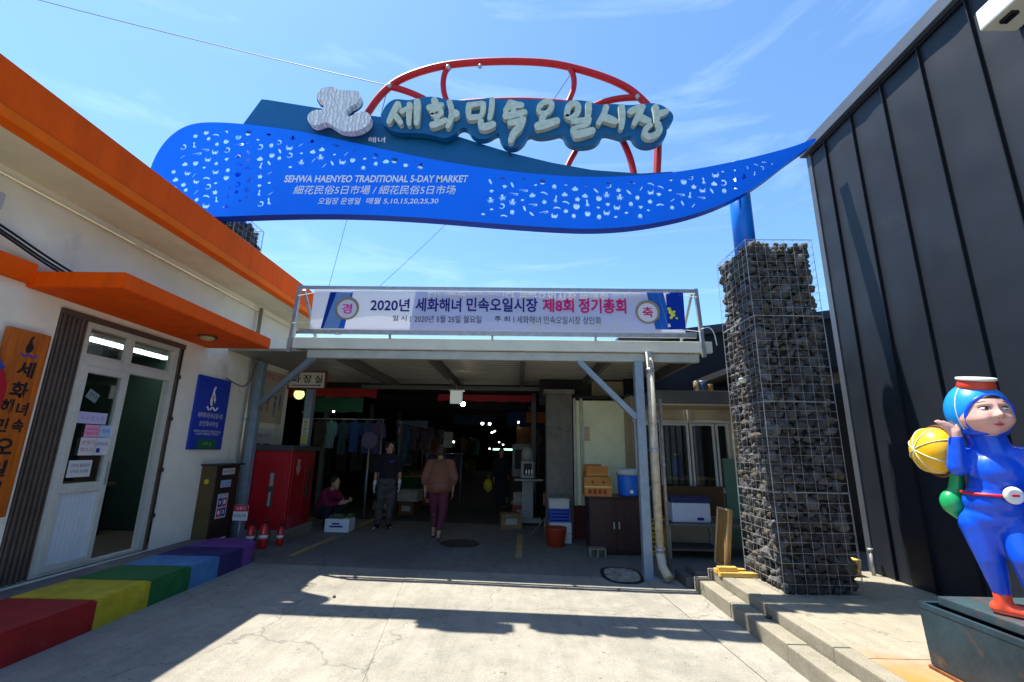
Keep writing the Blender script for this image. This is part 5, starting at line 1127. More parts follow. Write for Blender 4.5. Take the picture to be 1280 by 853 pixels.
def valance(x0, x1, y, z0, z1, lab, m=rv):
    b = MB(); n = max(4, int((x1-x0)/.25)); top = [(x0+(x1-x0)*i/n, y, z1) for i in range(n+1)]; bot = [(x0+(x1-x0)*i/n, y, z0+(.04 if i % 2 else 0)) for i in range(n, -1, -1)]
    b.poly(top+bot, (0, .02, 0)); return tag(b.build('valance', m), lab, 'awning')
valance(-6.3, -3.3, 10.5, 2.70, 2.93, 'red awning strip hanging at the left of the dark hall'); valance(-2.0, .35, 11.2, 2.72, 2.90, 'red awning strip hanging in the middle of the dark hall')
valance(-5.4, -3.9, 11.4, 2.42, 2.80, 'dark green awning behind the left red strip', mat('green awning', (.02, .12, .06), .8)); valance(-.4, .9, 16, 2.35, 2.9, 'dark blue awning far inside at the right of the aisle', mat('blue awning', (.01, .04, .14), .8)); valance(.2, 1.1, 12.5, 2.3, 2.6, 'dull orange sign strip near the grey column', mat('orange awning', (.25, .08, .01), .8))
# garments on rails
def garment(w, h, m):
    b = MB(); ph = random.uniform(0, 6); g = []; nx, nz = 10, 8
    for side in (-1, 1):
        G = []
        for j in range(nz+1):
            z = -h*j/nz; hw = w*(.12+.20*min(1, j/1.5)) if j < 2 else w*(.31+.03*math.sin(j*.9+ph)); row = []
            for i in range(nx+1):
                f = i/nx*2-1; fold = .012*math.sin(f*9+ph+j*.3)*min(1, j/3); row.append(b.b.verts.new((f*hw, side*.022*math.sqrt(max(0, 1-f*f))+fold, z+(.02*math.sin(f*7+ph) if j == nz else 0)-.03*abs(f)*(j == 0))))
            G.append(row)
        for j in range(nz):
            for i in range(nx):
                f_ = b.b.faces.new((G[j][i], G[j][i+1], G[j+1][i+1], G[j+1][i])); f_.smooth = True
    for s in (-1, 1): b.tube([(s*w*.27, 0, -h*.08), (s*w*.37, .01, -h*.22), (s*w*(.40+random.uniform(-.03, .03)), .0, -h*random.uniform(.36, .6))], .035, 8, r2=.045)
    return b
def rack(x0, x1, y, z, items, lab):
    t = thing('clothes_rail', lab, 'clothes rail', ((x0+x1)/2, y, 0)); b = MB(); b.tube([(x0, y, z), (x1, y, z)], .014, 8); b.build('rail', greysteel, t)
    b = MB()
    for x in (x0+.05, x1-.05): b.tube([(x, y, 0), (x, y, z)], .014, 8)
    b.build('upright', greysteel, t)
    n = len(items)
    for i, (c_, nm) in enumerate(items):
        x = x0+(x1-x0)*(i+.5)/n; g = thing('hanging_garment', nm, 'garment', (x, y, z-.02), 'garments hanging inside the market', random.uniform(-.3, .3)); garment((x1-x0)/n*1.25, random.uniform(.6, .85), 0).build('shirt', mat('cloth '+nm, tuple(q*.5 for q in c_), .9, var=.2, vscale=6), g, True)
        b = MB(); b.tube([(-.15, .025, -.02), (0, .025, .0), (.15, .025, -.02)], .006, 5); b.build('hanger', black, g, True)
rack(-5.2, -3.2, 11.0, 2.25, [((.10, .02, .02), 'dark red shirt at the left end of the front clothes rail'), ((.06, .06, .05), 'dark grey shirt on the front clothes rail beside the red one'), ((.16, .38, .38), 'pale teal shirt on the front clothes rail'), ((.03, .08, .10), 'dark teal shirt right of the pale teal one'), ((.03, .10, .34), 'bright blue shirt on the front clothes rail'), ((.06, .10, .24), 'dull blue shirt right of the bright blue one'), ((.16, .12, .28), 'violet shirt at the right end of the front clothes rail')], 'front clothes rail hung with dark and blue shirts left of the aisle')
rack(-5.4, -3.3, 12.6, 1.75, [((.04, .03, .03), 'black jacket on the lower rear rail'), ((.10, .04, .05), 'maroon blouse on the lower rear rail'), ((.05, .07, .05), 'olive blouse on the lower rear rail'), ((.12, .11, .10), 'grey coat on the lower rear rail'), ((.03, .04, .10), 'navy trousers on the lower rear rail')], 'lower rear clothes rail deeper in the hall')
rack(-2.7, -1.6, 13.6, 1.45, [((.14, .12, .16), 'grey patterned blouse on the rail behind the two walkers'), ((.10, .11, .15), 'blue grey blouse on the rail behind the two walkers'), ((.07, .08, .12), 'dark blue blouse on the rail behind the two walkers')], 'short clothes rail behind the two walking people')
t = thing('round_mirror', 'pale violet round topped mirror standing by the clothes', 'mirror', (-3.45, 10.6, 0)); b = MB(); b.ell(atY(462, 551, 10.6), (.19, .02, .2), sub=3); b.build('disc', mat('violet disc', (.10, .085, .17), .6), t); b = MB(); p = atY(462, 551, 10.6); b.tube([(p.x, 10.62, 0), (p.x, 10.62, p.z)], .02, 8); b.build('stand', greysteel, t)
# stall tables down both sides
gc = [(.14, .05, .02), (.03, .09, .04), (.10, .10, .10), (.15, .11, .03), (.03, .05, .12)]
def stall(x0, x1, y0, y1, lab, seed):
    rnd = random.Random(seed); t = thing('stall_table', lab, 'stall', ((x0+x1)/2, (y0+y1)/2, 0), 'stall tables along the market aisle'); b = MB(); b.box((x0, y0, .7), (x1, y1, .74), .004); b.build('top', wood, t)
    b = MB(); b.poly([(x0, y0-.005, .2), (x1, y0-.005, .2), (x1, y0-.005, .69), (x0, y0-.005, .69)], (0, .004, 0)); b.build('cloth_skirt', mat('skirt%d' % (seed % 3), gc[seed % 5], .9), t)
    for (x, y) in ((x0+.05, y0+.05), (x1-.05, y0+.05), (x0+.05, y1-.05), (x1-.05, y1-.05)): b = MB(); b.box((x-.02, y-.02, 0), (x+.02, y+.02, .699)); b.build('leg', greysteel, t)
    for q in range(3):
        w = (x1-x0)/3; xx = x0+w*q+.04; c_ = gc[rnd.randrange(5)]; h_ = rnd.uniform(.12, .3); side = 'left' if x0 < -1 else 'right'
        g = MB(); g.box((xx, y0+.1, .742), (xx+w-.08, y0+.5, .742+h_*.5), .01)
        for r_ in range(6): g.ell((xx+.06+(w-.2)*rnd.random(), y0+.15+.3*rnd.random(), .742+h_*.5+.03), (.05, .05, .045), sub=1)
        tag(g.build('goods_tray', mat('goods%d' % rnd.randrange(5), c_, .7, var=.4, vscale=9)), '%s tray of goods on the %s stall %s of the aisle' % (['left', 'middle', 'right'][q], lab.split()[0], side), 'tray', 'trays of goods on the market stalls')
n = 0; ORD = ['nearest', 'second', 'third', 'fourth', 'fifth']
for y in (15, 18.5, 22.5, 27, 32):
    n += 1; stall(-4.6, -3.0, y, y+1.1, '%s dim stall table left of the market aisle, counted from the entrance' % ORD[n//2], n); n += 1; stall(-.6+.2, 1.0, y-.6, y+.5, '%s dim stall table right of the market aisle, counted from the entrance' % ORD[n//2-1], n)
# white weighing machine stand right of aisle
t = thing('weighing_machine', 'white and grey machine on a stand right of the aisle by the grey column', 'machine', (.3, 10.6, 0)); mw = mat('machine white', (.26, .26, .25), .5)
P_ = atY(660, 590, 10.6); b = MB(); b.box((P_.x-.3, 10.4, .93), (P_.x+.32, 10.9, .97), .004); b.build('shelf', mat('machine shelf', (.2, .24, .22), .5), t)
b = MB(); b.box((P_.x-.16, 10.5, .98), (P_.x+.14, 10.8, 1.35), .03); b.lathe([(.15, 0), (.15, .2), (.1, .3)], (P_.x, 10.65, 1.35), 16); b.build('body', mw, t); b = MB(); b.box((P_.x-.1, 10.49, 1.05), (P_.x+.08, 10.499, 1.3)); b.build('front_panel', black, t); b = MB()
for x in (-.04, .02, .08): b.ell((P_.x+x, 10.48, 1.12), (.018, .01, .06), sub=2)
b.build('white_bottles', white, t)
b = MB(); b.box((P_.x-.13, 10.6, .1), (P_.x+.12, 10.75, .929), .01); b.box((P_.x-.3, 10.5, .05), (P_.x+.3, 10.85, .14), .01); b.build('stand', mw, t)
t = thing('weighing_machine', 'tall pale machine standing behind the white one right of the aisle', 'machine', (-.2, 12.5, 0)); P_ = atY(652, 575, 12.5); b = MB(); b.box((P_.x-.25, 12.4, .9), (P_.x+.22, 12.7, 1.75), .03); b.build('body', mat('machine grey', (.18, .18, .17), .5), t); b = MB(); b.box((P_.x-.18, 12.39, 1.1), (P_.x+.15, 12.399, 1.6)); b.build('glass_door', black, t); b = MB(); b.box((P_.x-.2, 12.42, 0), (P_.x+.18, 12.68, .899)); b.build('base', black, t)
# bulbs and hanging lights
be = emit('lit bulb', (1, .93, .75), 22); be2 = emit('lit cool lamp', (.9, .97, 1), 6)
def bulb(u_, v_, y, r, lab, m=be, s=1):
    p = atY(u_, v_, y); t = thing('hanging_bulb', lab, 'lamp', p, 'lamps hanging inside the market'); b = MB(); b.ell((0, 0, 0), (r, r, r*1.05), sub=2); b.build('bulb', m, t, True)
    b = MB(); b.lathe([(r*1.5, 0), (r*.5, r*.7), (r*.3, r*1.6)], (0, 0, r*.6), 14); b.build('shade', black, t, True); zt = 3.28-p.z
    if m is not MATS.get('dim yellow lamp'):
        ld = bpy.data.lights.new('lamp_light', 'POINT'); ld.energy = .4; ld.color = (1, .92, .78); ld.shadow_soft_size = .05; lo = bpy.data.objects.new('lamp_light', ld); COL.objects.link(lo); lo.parent = t; lo.location = (0, 0, -r*1.6-.05)
    if zt > .05: b = MB(); b.tube([(0, 0, r), (0, 0, max(r+.02, zt))], .006, 5); b.build('cord', black, t, True)
bulb(578.5, 505, 9.6, .05, 'lit bulb beside the white hanging box above the aisle'); bulb(374, 493, 9.9, .11, 'large dim yellow lamp behind the toilet sign post', emit('dim yellow lamp', (.75, .8, .25), .8))
for u_, v_, y, r, w_ in ((603, 529.5, 17, .055, 'left of the nearest pair'), (612, 530, 17, .05, 'right of the nearest pair'), (615, 541, 22, .045, 'left of the second pair'), (618.5, 539, 22, .04, 'right of the second pair'), (624, 553, 30, .04, 'left of the farthest pair'), (629, 556, 30, .045, 'right of the farthest pair'), (567, 552.5, 14, .03, 'small cold lamp above the left stalls'), (648, 528, 14, .03, 'small lamp near the grey column'), (417, 514.5, 10.4, .025, 'small cold lamp above the clothes rail'), (342, 553, 10.4, .03, 'small round lamp above the red cabinet'), (612, 561, 32, .05, 'low dim lamp over the far aisle')): bulb(u_, v_, y, r, 'lit lamp, %s over the market aisle' % w_ if 'pair' in w_ else w_ + (' deep in the market' if len(w_) < 26 else ''), be2)
p = atY(625, 562, 33); t = thing('lit_sign', 'long pale green lit strip deep at the end of the aisle', 'sign', p); b = MB(); b.box((-.5, 0, -.06), (.9, .06, .06), .01); b.build('face', emit('green strip', (.4, .8, .55), 1.5), t, True); b = MB(); b.box((-.52, .061, -.08), (.92, .1, .08)); b.build('casing', black, t, True)
t = thing('hanging_light_box', 'small white box hanging under the canopy beside the lit bulb', 'sign', atY(570, 496, 8.9)); b = MB(); b.box((-.115, 0, -.13), (.115, .12, .12), .006); b.build('box', emit('dim white box', (.62, .66, .64), .12), t, True); b = MB(); b.box((-.15, -.01, .121), (.15, .13, .14)); b.tube([(0, .06, .14), (0, .06, .27)], .012, 6); b.build('lid', greysteel, t, True)
# white foam box by the crouching person
t = thing('foam_box', 'white printed foam box of vegetables beside the crouching person', 'box', (-3.25, 8.75, .1)); b = MB(); b.box((-3.47, 8.68, .105), (-3.03, 9.0, .33), .012); b.build('body', mat('foam white', (.62, .64, .72), .7), t)
bq = MB(); bq.box((-3.38, 8.678, .19), (-3.14, 8.6795, .22)); bq.box((-3.34, 8.678, .235), (-3.2, 8.6795, .265)); bq.build('printed_mark', navyink, t); b = MB(); rnd = random.Random(2)
for i in range(14): b.ell((-3.42+.34*rnd.random(), 8.72+.24*rnd.random(), .35+.04*rnd.random()), (.06, .05, .03), sub=1)
b.build('vegetables', mat('dull greens', (.06, .10, .04), .8, var=.4, vscale=12), t)

# crowded goods along both sides of the aisle
random.seed(21)
gcol = [(.10, .03, .03), (.05, .07, .10), (.16, .15, .13), (.03, .03, .04), (.09, .10, .05), (.13, .07, .10), (.22, .20, .17), (.04, .09, .12), (.20, .12, .05)]
protos = []
for i in range(9):
    g = thing('hanging_garment', 'x', 'garment', (0, 0, 0), 'garments crowded along the market aisle'); garment(.42, random.uniform(.6, 1.0), 0).build('shirt', mat('dull cloth %d' % i, gcol[i], .95, var=.35, vscale=9), g, True)
    b = MB(); b.tube([(-.14, 0, -.02), (0, 0, .02), (.14, 0, -.02)], .006, 5); b.build('hanger', black, g, True); protos.append(g)
used = set()
def place(i, loc, rz, lab):
    p = protos[i]; o = p if i not in used else dup(p); used.add(i); o.location = loc; o.rotation_euler = (0, 0, rz); o['label'] = lab; return o
for (xx, ya, yb, z, side, nth) in ((-3.0, 11.6, 15.5, 2.2, 'left', 'nearest'), (-3.3, 16, 24, 2.3, 'left', 'middle'), (-2.9, 24, 34, 2.2, 'left', 'farthest'), (.55, 12.9, 15, 2.1, 'right', 'nearer'), (.3, 17, 26, 2.3, 'right', 'farther')):
    t = thing('clothes_rail', '%s long clothes rail running into the dark %s of the aisle' % (nth, side), 'clothes rail', (xx, ya, 0)); b = MB(); b.tube([(xx, ya, z+.03), (xx, yb, z+.03)], .014, 6); b.build('rail', greysteel, t); b = MB()
    for y in (ya+.1, yb-.1): b.tube([(xx, y, 0), (xx, y, z+.03)], .014, 6)
    b.build('upright', greysteel, t); t['kind'] = t.get('kind', '') or ''; del t['kind']
    y = ya+.2
    while y < yb-.1: place(random.randrange(9), (xx+random.uniform(-.03, .03), y, z), random.uniform(-.5, .5)+(0 if random.random() < .5 else 1.2), 'dull garment crowded on the %s long rail %s of the aisle' % (nth, side))['group'] = 'garments on the %s rail %s of the aisle' % (nth, side); y += random.uniform(.22, .5)
def boxstack(x, y, n, lab, seed):
    rnd = random.Random(seed); z = gz(x)
    for i in range(n):
        w, d, h = rnd.uniform(.35, .55), rnd.uniform(.3, .4), rnd.uniform(.2, .32); c_ = rnd.choice([(.22, .14, .07), (.30, .29, .27), (.10, .06, .03), (.05, .09, .16), (.24, .06, .04)])
        t = thing('box', '%s box in the stack %s' % (['lowest', 'second', 'third', 'fourth'][i], lab), 'box', (x, y, z), None, rnd.uniform(-.25, .25)); b = MB(); b.box((-w/2, -d/2, 0), (w/2, d/2, h), .006); b.build('body', mat('box%.2f' % c_[0], c_, .85, var=.3, vscale=7), t, True)
        b = MB(); b.box((-w*.28, -d/2-.002, h*.3), (w*.28, -d/2-.0005, h*.7)); b.build('label_print', mat('box print', (.35, .33, .3), .8), t, True); b = MB(); b.box((-w/2-.004, -d/2-.004, h-.02), (w/2+.004, d/2+.004, h+.006)); b.build('lid', mat('box%.2f' % c_[0], c_, .85), t, True); z += h+.008
boxstack(-2.55, 11.3, 2, 'at the foot of the left clothes rails', 1); boxstack(-3.3, 12.0, 3, 'behind the round mirror', 2); boxstack(-2.4, 13.2, 2, 'between the clothes rails and the aisle', 3)
boxstack(.75, 9.75, 3, 'directly behind the grey column', 4); boxstack(.15, 11.4, 2, 'beside the tall pale machine', 5); boxstack(.0, 13.6, 3, 'at the right edge of the aisle', 6); boxstack(-.15, 9.95, 1, 'on the floor left of the grey column', 7)
for i, (u_, v_, y, w, h, c_, lab) in enumerate(((505, 575, 14.5, .5, .35, (.20, .18, .14), 'cream hanging sheet behind the walking person'), (540, 560, 16, .35, .7, (.18, .05, .03), 'rust red hanging cloth deep left of the aisle'), (560, 550, 15, .3, .5, (.26, .26, .24), 'white hanging card right of the rust cloth'), (655, 545, 14, .45, .5, (.20, .09, .03), 'dull orange hanging sign above the machines'), (515, 530, 13, .9, .18, (.10, .12, .16), 'long dark hanging sign across the left stalls'), (590, 525, 20, 1.6, .4, (.03, .07, .12), 'wide dark blue hanging banner over the aisle'))):
    p = atY(u_, v_, y); t = thing('hanging_sign', lab, 'sign', p); b = MB(); b.box((-w/2, 0, -h/2), (w/2, .02, h/2), .003); b.build('panel', mat('hang%d' % i, c_, .8, var=.3), t, True); b = MB()
    b.tube([(-w*.4, .01, h/2), (-w*.4, .01, max(h/2+.05, 3.25-p.z))], .005, 4); b.build('cord', black, t, True); b = MB(); b.tube([(w*.4, .01, h/2), (w*.4, .01, max(h/2+.05, 3.25-p.z))], .005, 4); b.build('cord', black, t, True)
for i, (x, y, z) in enumerate(((2.28, 4.62, .15), (2.33, 4.55, .147), (1.2, 5.9, 0), (-1.9, 5.2, .07))):
    b = MB(); b.ell((x, y, z+.012), (.028-.004*i, .02, .014), sub=2, fn=lambda c: 1+.3*noise.noise(c*2+V(x, y, 0))); tag(b.build('pebble', stone_m[i]), ['larger dark pebble lying on the kerb step', 'smaller pebble beside the larger one on the kerb step', 'tiny pebble on the sunlit paving near the canopy', 'tiny pebble on the paving left of centre'][i], 'pebble')
# ================================================================ PEOPLE
def cap(mb, p, q, r0, r1, seg=12):
    p, q = Vector(p), Vector(q); mb.tube([p, q], r0, seg, r2=r1); mb.ell(p, (r0,)*3, sub=2); mb.ell(q, (r1,)*3, sub=2)
def hand(mb, wr, d, side, palm_n, s=1.0, curl=.35):
    """palm plus five separate tapering fingers; d = direction of the fingers, side = towards the thumb"""
    d, side = Vector(d).normalized(), Vector(side).normalized(); n_ = Vector(palm_n).normalized(); wr = Vector(wr)
    for k in (-.027, -.009, .009, .027): cap(mb, wr+side*k*s*.6, wr+d*.085*s+side*k*s, .014*s, .0125*s, 8)
    for k, ln in ((.03, .068), (.01, .078), (-.01, .072), (-.029, .056)):
        a = wr+d*.088*s+side*k*s; m_ = a+(d+n_*curl*.6).normalized()*ln*.55*s; e = m_+(d+n_*curl*1.6).normalized()*ln*.5*s
        cap(mb, a, m_, .0095*s, .0085*s, 8); cap(mb, m_, e, .0085*s, .007*s, 8)
    a = wr+d*.025*s+side*.03*s; m_ = a+(d*.7+side*.8+n_*.3).normalized()*.045*s; e = m_+(d+side*.15+n_*.3).normalized()*.032*s
    cap(mb, a, m_, .012*s, .010*s, 8); cap(mb, m_, e, .010*s, .008*s, 8)
skinm = mat('skin', (.42, .24, .16), .6, var=.08, vscale=9)
def person(label, loc, rz, J, clothes, hairm, hair='short', cat='person', skin_m=skinm, vox=.0095, barefoot=True):
    """J: joints in local space, facing -y. clothes: list of (name, list of capsules or ellipsoids, material)"""
    t = thing('person', label, cat, loc, None, rz); b = MB(); h = Vector(J['head']); fd = Vector(J.get('look', (0, -1, 0))).normalized(); sd_ = Vector((-fd.y, fd.x, 0)).normalized()
    Rm = Matrix((sd_, -fd, sd_.cross(-fd))).transposed()
    b.ell(h+V(0, 0, .015), (.076, .092, .11), Rm, 3); b.ell(h+fd*.03-V(0, 0, .045), (.056, .058, .06), Rm, 3)
    b.ell(h+fd*.098-V(0, 0, .012), (.013, .016, .022), Rm, 2); b.ell(h+fd*.084-V(0, 0, .052), (.024, .012, .009), Rm, 2); b.ell(h+fd*.07-V(0, 0, .09), (.022, .02, .018), Rm, 2)
    for s in (-1, 1): b.ell(h+sd_*.076*s-V(0, 0, .005), (.010, .02, .03), Rm, 2); b.ell(h+sd_*.03*s+fd*.08+V(0, 0, .022), (.02, .01, .008), Rm, 2)
    cap(b, h-V(0, 0, .07)-fd*.01, J['neck'], .05, .055); ch, pe = Vector(J['chest']), Vector(J['pelvis'])
    b.ell(ch, (.155, .10, .17), sub=3); b.ell((ch+pe)/2, (.13, .10, .18), sub=3); b.ell(pe, (.155, .115, .12), sub=3)
    for s, S in ((-1, 'L'), (1, 'R')):
        cap(b, J['sh'+S], J['el'+S], .048, .038); cap(b, J['el'+S], J['wr'+S], .037, .025); d = (Vector(J['wr'+S])-Vector(J['el'+S])).normalized()
        d2 = Vector(J.get('hd'+S, d)).normalized(); hand(b, Vector(J['wr'+S])+d2*.012, d2, Vector(J.get('th'+S, (0, -1, 0))), Vector(J.get('pn'+S, (-s, 0, 0))))
        cap(b, J['hip'+S], J['kn'+S], .082, .056); cap(b, J['kn'+S], J['an'+S], .054, .034); k, a = Vector(J['kn'+S]), Vector(J['an'+S]); cap(b, k.lerp(a, .2)+V(0, .015, 0), k.lerp(a, .45)+V(0, .012, 0), .052, .042)
        f = Vector(J.get('ft'+S, (0, -1, 0))).normalized(); cap(b, a+V(0, 0, -.035)-f*.03, a+f*.11+V(0, 0, -.05), .034, .03); cap(b, a+f*.11+V(0, 0, -.05), a+f*.165+V(0, 0, -.055), .030, .022)
    remeshed('body', b, skin_m, t, vox, 3, True)
    eyem = mat('dark eye', (.02, .015, .012), .3)
    b = MB()
    for s in (-1, 1): b.ell(h+sd_*.03*s+fd*.089+V(0, 0, .014), (.013, .005, .006), Rm, 2)
    b.build('eyes', eyem, t, True)
    b = MB(); b.ell(h+fd*.094-V(0, 0, .052), (.02, .006, .005), Rm, 2); b.build('lips', mat('lips', (.32, .10, .09), .5), t, True)
    b = MB(); b.ell(h+V(0, 0, .03)-fd*.014, (.086, .096, .108), Rm, 3)
    cut = h+fd*.072
    bmesh.ops.bisect_plane(b.b, geom=b.b.verts[:]+b.b.edges[:]+b.b.faces[:], plane_co=cut+V(0, 0, .045), plane_no=(fd*.8-V(0, 0, .62)), clear_outer=True)
    if hair == 'bun': b.ell(h-fd*.11-V(0, 0, .03), (.04, .04, .05), sub=2)
    for v in b.b.verts: v.co += Vector((noise.noise(v.co*40), noise.noise(v.co*40+V(9, 0, 0)), noise.noise(v.co*40+V(0, 9, 0))))*.004
    b.build('hair', hairm, t, True)
    for nm, parts_, m_ in clothes:
        b = MB()
        for p in parts_:
            if p[0] == 'c': cap(b, *p[1:])
            else: b.ell(*p[1:])
        remeshed(nm, b, m_, t, .011, 4, True, fold={'shoes': 0, 'trousers': .007}.get(nm, .012))
    return t
dk_hair = mat('black hair', (.012, .01, .01), .5); grey_hair = mat('dark brown hair', (.05, .028, .02), .6)
# --- person 1: standing woman in black top, camouflage trousers and white gloves
p = atZ(480, 661, .08)
J = dict(head=(0, -.03, 1.50), look=(.55, -.8, 0), neck=(0, 0, 1.36), chest=(0, 0, 1.20), pelvis=(0, 0, .88), shL=(-.17, 0, 1.31), elL=(-.23, .02, 1.06), wrL=(-.23, -.07, .84), shR=(.17, 0, 1.31), elR=(.22, .03, 1.06), wrR=(.24, -.08, .86),
         hipL=(-.085, 0, .86), knL=(-.10, -.05, .48), anL=(-.13, -.02, .08), hipR=(.085, 0, .86), knR=(.10, -.07, .48), anR=(.07, .03, .08), ftL=(-.3, -1, 0), ftR=(.4, -1, 0))
blk = mat('black shirt', (.012, .012, .018), .85); camo = mat('camouflage cloth', (.10, .10, .09), .9, vscale=9, col2=(.02, .024, .03), var=1); shoe = mat('dark shoes', (.012, .012, .015), .6)
cl = [('shirt', [('e', (0, 0, 1.20), (.185, .135, .19)), ('e', (0, 0, 1.0), (.17, .135, .2)), ('c', (-.12, 0, 1.33), (.12, 0, 1.33), .065, .065), ('c', (-.17, 0, 1.31), (-.225, .02, 1.07), .066, .062), ('c', (.17, 0, 1.31), (.215, .03, 1.07), .066, .062), ('c', (0, 0, 1.34), (0, -.01, 1.39), .07, .06)], blk),
      ('trousers', [('e', (0, 0, .86), (.172, .14, .14)), ('c', (-.085, 0, .84), (-.10, -.05, .48), .10, .082), ('c', (-.10, -.05, .48), (-.13, -.02, .12), .08, .07), ('c', (.085, 0, .84), (.10, -.07, .48), .10, .082), ('c', (.10, -.07, .48), (.07, .03, .12), .08, .07)], camo),
      ('shoes', [('c', (-.13, .0, .045), (-.17, -.13, .035), .045, .036), ('c', (.07, .04, .045), (.12, -.10, .035), .045, .036)], shoe)]
w1 = person('standing person in black top, camouflage trousers and white work gloves', (p.x, p.y, gz(p.x)), .15, J, cl, dk_hair, 'bun')
glv = mat('white glove', (.60, .62, .62), .9)
for S, s in (('L', -1), ('R', 1)):
    b = MB(); wr = Vector(J['wr'+S]); d = (wr-Vector(J['el'+S])).normalized(); hand(b, wr+d*.012, d, (0, -1, 0), (-s, 0, 0), 1.16); cap(b, wr-d*.03, wr+d*.03, .033, .032); remeshed('glove', b, glv, w1, .009, 2, True)
b = MB(); b.ell((.075, -.138, 1.24), (.05, .008, .022), sub=2); b.build('chest_logo', mat('blue chest print', (.03, .03, .35), .8), w1, True)
# --- person 2: seen from behind walking in, brown blouse and plum trousers
p = atZ(546, 675, .04)
J = dict(head=(0.01, -.07, 1.46), look=(.12, -1, 0), neck=(0, -.02, 1.33), chest=(0, 0, 1.16), pelvis=(0, 0, .86), shL=(-.18, 0, 1.27), elL=(-.25, .03, 1.03), wrL=(-.24, -.04, .80), shR=(.18, 0, 1.27), elR=(.25, .05, 1.03), wrR=(.25, .0, .80),
         hipL=(-.085, 0, .84), knL=(-.085, .03, .46), anL=(-.03, .16, .09), hipR=(.085, 0, .84), knR=(.08, -.12, .47), anR=(.07, -.10, .08), ftL=(0, -1, .0), ftR=(0, -1, 0))
brn = mat('brown blouse', (.20, .085, .055), .9, var=.15, vscale=4); plum = mat('plum trousers', (.13, .025, .05), .9, var=.15, vscale=4)
cl = [('blouse', [('e', (0, .01, 1.15), (.215, .15, .2)), ('e', (0, .01, .98), (.215, .165, .22)), ('e', (0, .01, .86), (.225, .175, .12)), ('c', (-.15, 0, 1.28), (.15, 0, 1.28), .075, .075), ('c', (-.19, 0, 1.26), (-.26, .03, 1.02), .082, .078), ('c', (.19, 0, 1.26), (.26, .05, 1.02), .082, .078), ('c', (-.26, .03, 1.03), (-.255, 0, .95), .074, .066), ('c', (.26, .05, 1.03), (.262, .02, .95), .074, .066), ('c', (-.1, .01, .86), (.1, .01, .86), .13, .13)], brn),
      ('trousers', [('e', (0, 0, .84), (.17, .14, .14)), ('c', (-.085, 0, .82), (-.085, .03, .46), .10, .08), ('c', (-.085, .03, .46), (-.04, .14, .20), .075, .058), ('c', (.085, 0, .82), (.08, -.12, .47), .10, .08), ('c', (.08, -.12, .47), (.07, -.11, .20), .075, .058)], plum),
      ('shoes', [('c', (-.03, .17, .05), (-.03, .06, .03), .036, .03), ('c', (.07, -.08, .035), (.07, -.24, .028), .038, .032)], shoe)]
person('person walking away into the hall in brown blouse and plum trousers', (p.x, p.y, gz(p.x)), math.pi+.12, J, cl, grey_hair)
# --- person 3: crouching in magenta beside the foam box
J = dict(head=(0, -.16, .80), look=(0, -1, -.3), neck=(0, -.08, .68), chest=(0, -.02, .53), pelvis=(0, .12, .26), shL=(-.16, -.04, .62), elL=(-.20, -.22, .42), wrL=(-.12, -.44, .45), shR=(.16, -.04, .62), elR=(.20, -.22, .42), wrR=(.10, -.44, .47), hdL=(.2, -1, .2), hdR=(-.2, -1, .3), thL=(0, 0, 1), thR=(0, 0, 1),
         hipL=(-.09, .10, .25), knL=(-.15, -.24, .44), anL=(-.12, -.12, .08), hipR=(.09, .10, .25), knR=(.15, -.24, .44), anR=(.12, -.12, .08))
mag = mat('magenta jacket', (.17, .008, .04), .9); navy = mat('dark trousers', (.015, .018, .03), .9)
cl = [('jacket', [('e', (0, -.01, .52), (.19, .145, .2)), ('e', (0, .07, .36), (.18, .15, .15)), ('c', (-.12, -.05, .63), (.12, -.05, .63), .07, .07), ('c', (-.16, -.04, .62), (-.20, -.22, .42), .066, .058), ('c', (.16, -.04, .62), (.20, -.22, .42), .066, .058), ('c', (-.20, -.22, .42), (-.13, -.41, .45), .055, .042), ('c', (.20, -.22, .42), (.11, -.41, .47), .055, .042)], mag),
      ('trousers', [('e', (0, .12, .24), (.18, .15, .13)), ('c', (-.09, .08, .24), (-.15, -.24, .43), .10, .082), ('c', (-.15, -.24, .43), (-.12, -.12, .10), .078, .062), ('c', (.09, .08, .24), (.15, -.24, .43), .10, .082), ('c', (.15, -.24, .43), (.12, -.12, .10), .078, .062)], navy),
      ('shoes', [('c', (-.12, -.10, .04), (-.12, -.26, .03), .042, .034), ('c', (.12, -.10, .04), (.12, -.26, .03), .042, .034)], shoe)]
person('person crouching in magenta jacket behind the white foam box', (-3.72, 9.35, gz(-3.72)), 1.1, J, cl, dk_hair)
